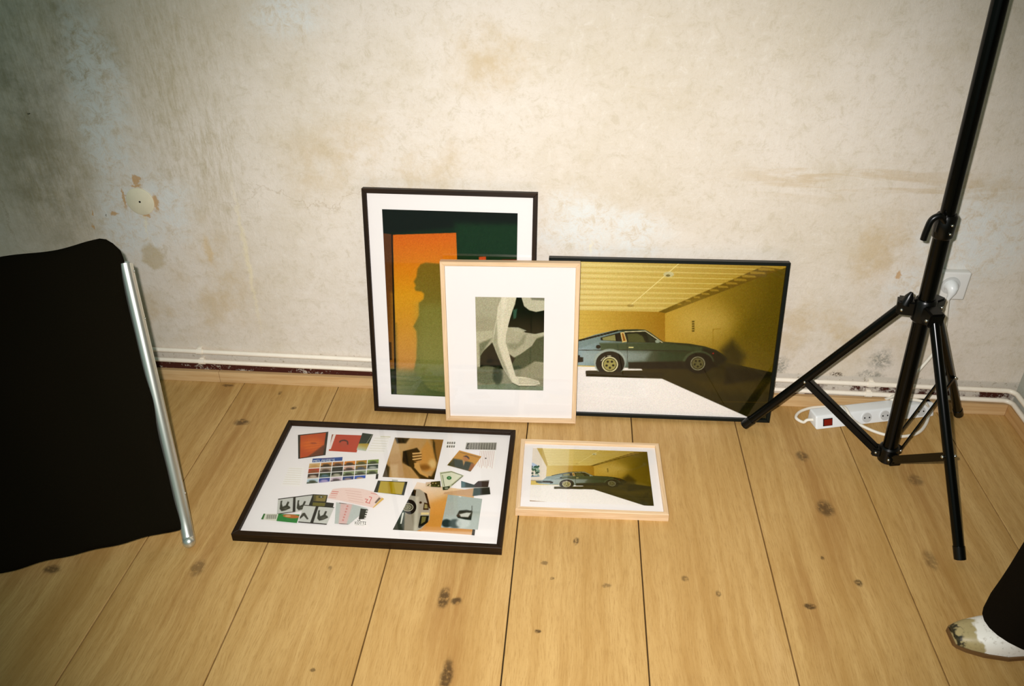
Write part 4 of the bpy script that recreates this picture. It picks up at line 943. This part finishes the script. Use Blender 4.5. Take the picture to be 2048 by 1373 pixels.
# ------------------------------------------------------------------ person at the right edge (only one foot and trouser leg in view)
pe = empty('person', (.985, 1.03, 0)); tag(pe, 'person in black flared trousers and white patterned shoes at the right edge', 'person')
PO = Vector((.985, 1.03, 0))
skin = plain('skin_tone', (196, 148, 116), .55, .3)
def skinmesh(name, V, E_, R_, root, m, parent, sub=2):
    me = bpy.data.meshes.new(name); me.from_pydata([tuple(v) for v in V], E_, []); o = link(name, me, m, parent)
    o.modifiers.new('skin', 'SKIN').use_smooth_shade = True
    for i, r in enumerate(R_): me.skin_vertices[0].data[i].radius = (r, r) if not hasattr(r, '__len__') else r
    me.skin_vertices[0].data[root].use_root = True
    s_ = o.modifiers.new('sub', 'SUBSURF'); s_.levels = s_.render_levels = sub
    return o
# facing -x ; the person's left is -y
V = [(0, 0, .93), (0, 0, 1.10), (.01, 0, 1.28), (.01, 0, 1.40), (0, 0, 1.47), (-.02, 0, 1.56), (-.03, 0, 1.66)]
E_ = [(0, 1), (1, 2), (2, 3), (3, 4), (4, 5), (5, 6)]; R_ = [.13, .115, .13, .09, .052, .075, .07]
foot_y = (.11, -.10)
for k, y in enumerate(foot_y):
    i = len(V); V += [(0, y*.85, .86), (-.01, y, .49), (.015, y, .10), (-.06, y, .045)]; E_ += [(0, i), (i, i+1), (i+1, i+2), (i+2, i+3)]; R_ += [.085, .055, .036, .026]
for sg in (1, -1):
    i = len(V); V += [(.01, sg*.17, 1.37), (.03, sg*.22, 1.12), (-.03, sg*.23, .90), (-.04, sg*.232, .85)]; E_ += [(3, i), (i, i+1), (i+1, i+2), (i+2, i+3)]; R_ += [.055, .042, .028, .03]
    hb = i+3
    for f_ in range(4):
        j = len(V); y = sg*(.232); x = -.062+f_*.016; ln = (.060, .072, .068, .052)[f_]
        V += [(x, y, .815), (x-.004, y-sg*.006, .815-ln*.5), (x-.008, y-sg*.016, .815-ln)]; E_ += [(hb, j), (j, j+1), (j+1, j+2)]; R_ += [.010, .009, .0075]
    j = len(V); V += [(-.075, sg*.226, .83), (-.088, sg*.22, .80)]; E_ += [(hb, j), (j, j+1)]; R_ += [.011, .009]
skinmesh('body', V, E_, R_, 0, skin, pe)
# head details
hd = Vector((-.03, 0, 1.62))
b = bmesh.new(); bmesh.ops.create_uvsphere(b, u_segments=24, v_segments=16, radius=.108, matrix=Matrix.Translation(hd+Vector((.025, 0, .035))) @ Matrix.Diagonal((1.0, .88, 1.05, 1))); tube(b, [hd+Vector((.07, 0, .02)), hd+Vector((.09, 0, -.10)), hd+Vector((.09, 0, -.2))], [.07, .075, .03], 14); obj('hair', b, plain('dark_hair', (36, 24, 14), .6, .3), pe, 80)
b = bmesh.new(); tube(b, [hd+Vector((-.072, 0, .02)), hd+Vector((-.10, 0, -.01)), hd+Vector((-.085, 0, -.02))], [.008, .013, .011], 10); obj('nose', b, skin, pe, 80)
for sg in (1, -1):
    b = bmesh.new(); bmesh.ops.create_uvsphere(b, u_segments=10, v_segments=8, radius=.011, matrix=Matrix.Translation(hd+Vector((-.070, sg*.03, .022)))); obj('eye', b, plain('eye_dark', (50, 36, 26), .2, .5), pe, 80)
b = bmesh.new(); tube(b, [hd+Vector((-.074, -.022, -.045)), hd+Vector((-.083, 0, -.045)), hd+Vector((-.074, .022, -.045))], [.003, .006, .003], 8); obj('mouth', b, plain('lips', (160, 84, 76), .5, .3), pe, 80)
# black top
def ringp(c, rx, ry, n=28, tilt=0): return [(c[0]+rx*math.cos(a), c[1]+ry*math.sin(a), c[2]+tilt*math.cos(a)) for a in [2*math.pi*k/n for k in range(n)]]
b = bmesh.new(); loft(b, [ringp((0, 0, .90), .13, .175), ringp((0, 0, 1.08), .125, .155), ringp((.005, 0, 1.27), .145, .175), ringp((.01, 0, 1.38), .12, .19), ringp((.01, 0, 1.42), .085, .14), ringp((.01, 0, 1.45), .065, .07)])
for sg in (1, -1): tube(b, [Vector((.01, sg*.09, 1.385)), Vector((.01, sg*.175, 1.365)), Vector((.03, sg*.222, 1.12)), Vector((-.03, sg*.232, .90))], [.06, .066, .056, .044], 18)
obj('jumper', b, M_trous, pe, 80)
# trousers: hip part and two flared legs; the right hem centre sits over the shoe in view
b = bmesh.new(); loft(b, [ringp((0, 0, .80), .135, .175), ringp((0, 0, .88), .138, .178), ringp((0, 0, .98), .125, .160)])
for k, y in enumerate(foot_y):
    loft(b, [ringp((-.022, y+.006, .044), .122, .078, 28, -.008), ringp((-.022, y+.004, .09), .121, .080, 28, -.006), ringp((-.020, y, .16), .113, .086), ringp((-.014, y, .30), .106, .082), ringp((-.008, y, .50), .090, .080), ringp((0, y*.9, .72), .098, .088), ringp((0, y*.8, .86), .115, .10)], cap=False)
obj('trousers', b, M_trous, pe, 80)
def shoe_mat():
    N = NT('patterned_leather', .45, .4); v = N.coord()
    f1 = N.noise(v, 17, 3, .5); f2 = N.noise(v, 140, 2, .6); f3 = N.noise(N.mapv(v, (1, 1, 1), (.3, .2, .1)), 22, 3, .6)
    sx = N.n('ShaderNodeSeparateXYZ'); N.put(sx.inputs[0], v)
    c = N.mix(N.rng(N.math('ADD', N.math('MULTIPLY', f1, .10), sx.outputs[0]), -.036, -.042), (232, 228, 216), (166, 150, 104))
    c = N.mix(N.math('MULTIPLY', N.rng(N.math('ADD', N.math('MULTIPLY', f3, .12), sx.outputs[0]), -.044, -.050), N.rng(f3, .47, .51)), c, (40, 38, 24))
    c = N.mix(N.math('MULTIPLY', N.rng(f2, .55, .7), .3), c, (120, 104, 70)); N.col(c); return N.m
M_shoe = shoe_mat(); M_sole = plain('brown_sole', (104, 74, 40), .6, .3)
def outline(x):
    """half widths (near, far) of the sole at x from toe(0) to heel(.25)"""
    t = x/.25
    return np.interp(t, [0, .02, .08, .2, .38, .6, .8, .95, 1], [.016, .022, .030, .039, .044, .036, .034, .030, .012])
for k, y in enumerate(foot_y):
    so = empty('shoe', (-.075, y, 0)); so.parent = pe
    b = bmesh.new(); X = [0, .005, .02, .05, .095, .15, .20, .2375, .25]
    poly = [(x-.125, -outline(x)*1.1) for x in X]+[(x-.125, outline(x)*1.1) for x in X[::-1]]
    vs0 = [b.verts.new((x, y_, 0.001)) for x, y_ in poly]; vs1 = [b.verts.new((x, y_, .009)) for x, y_ in poly]
    b.faces.new(vs0[::-1]); b.faces.new(vs1)
    for i in range(len(poly)): b.faces.new((vs0[i], vs0[(i+1) % len(poly)], vs1[(i+1) % len(poly)], vs1[i]))
    obj('sole', b, M_sole, so)
    b = bmesh.new(); rings_ = []
    for x, hgt in zip([.004, .012, .03, .06, .095, .13, .165, .20, .235, .245], [.022, .028, .035, .044, .056, .072, .088, .092, .088, .07]):
        w = outline(x)*1.0; r_ = []
        for a in np.linspace(0, math.pi, 15):
            cx, sz = math.cos(a), math.sin(a); r_.append((x-.125, w*np.sign(cx)*abs(cx)**.75, .009+(hgt-.009)*sz**.8))
        rings_.append(r_)
    loft(b, rings_); obj('upper', b, M_shoe, so, 60)
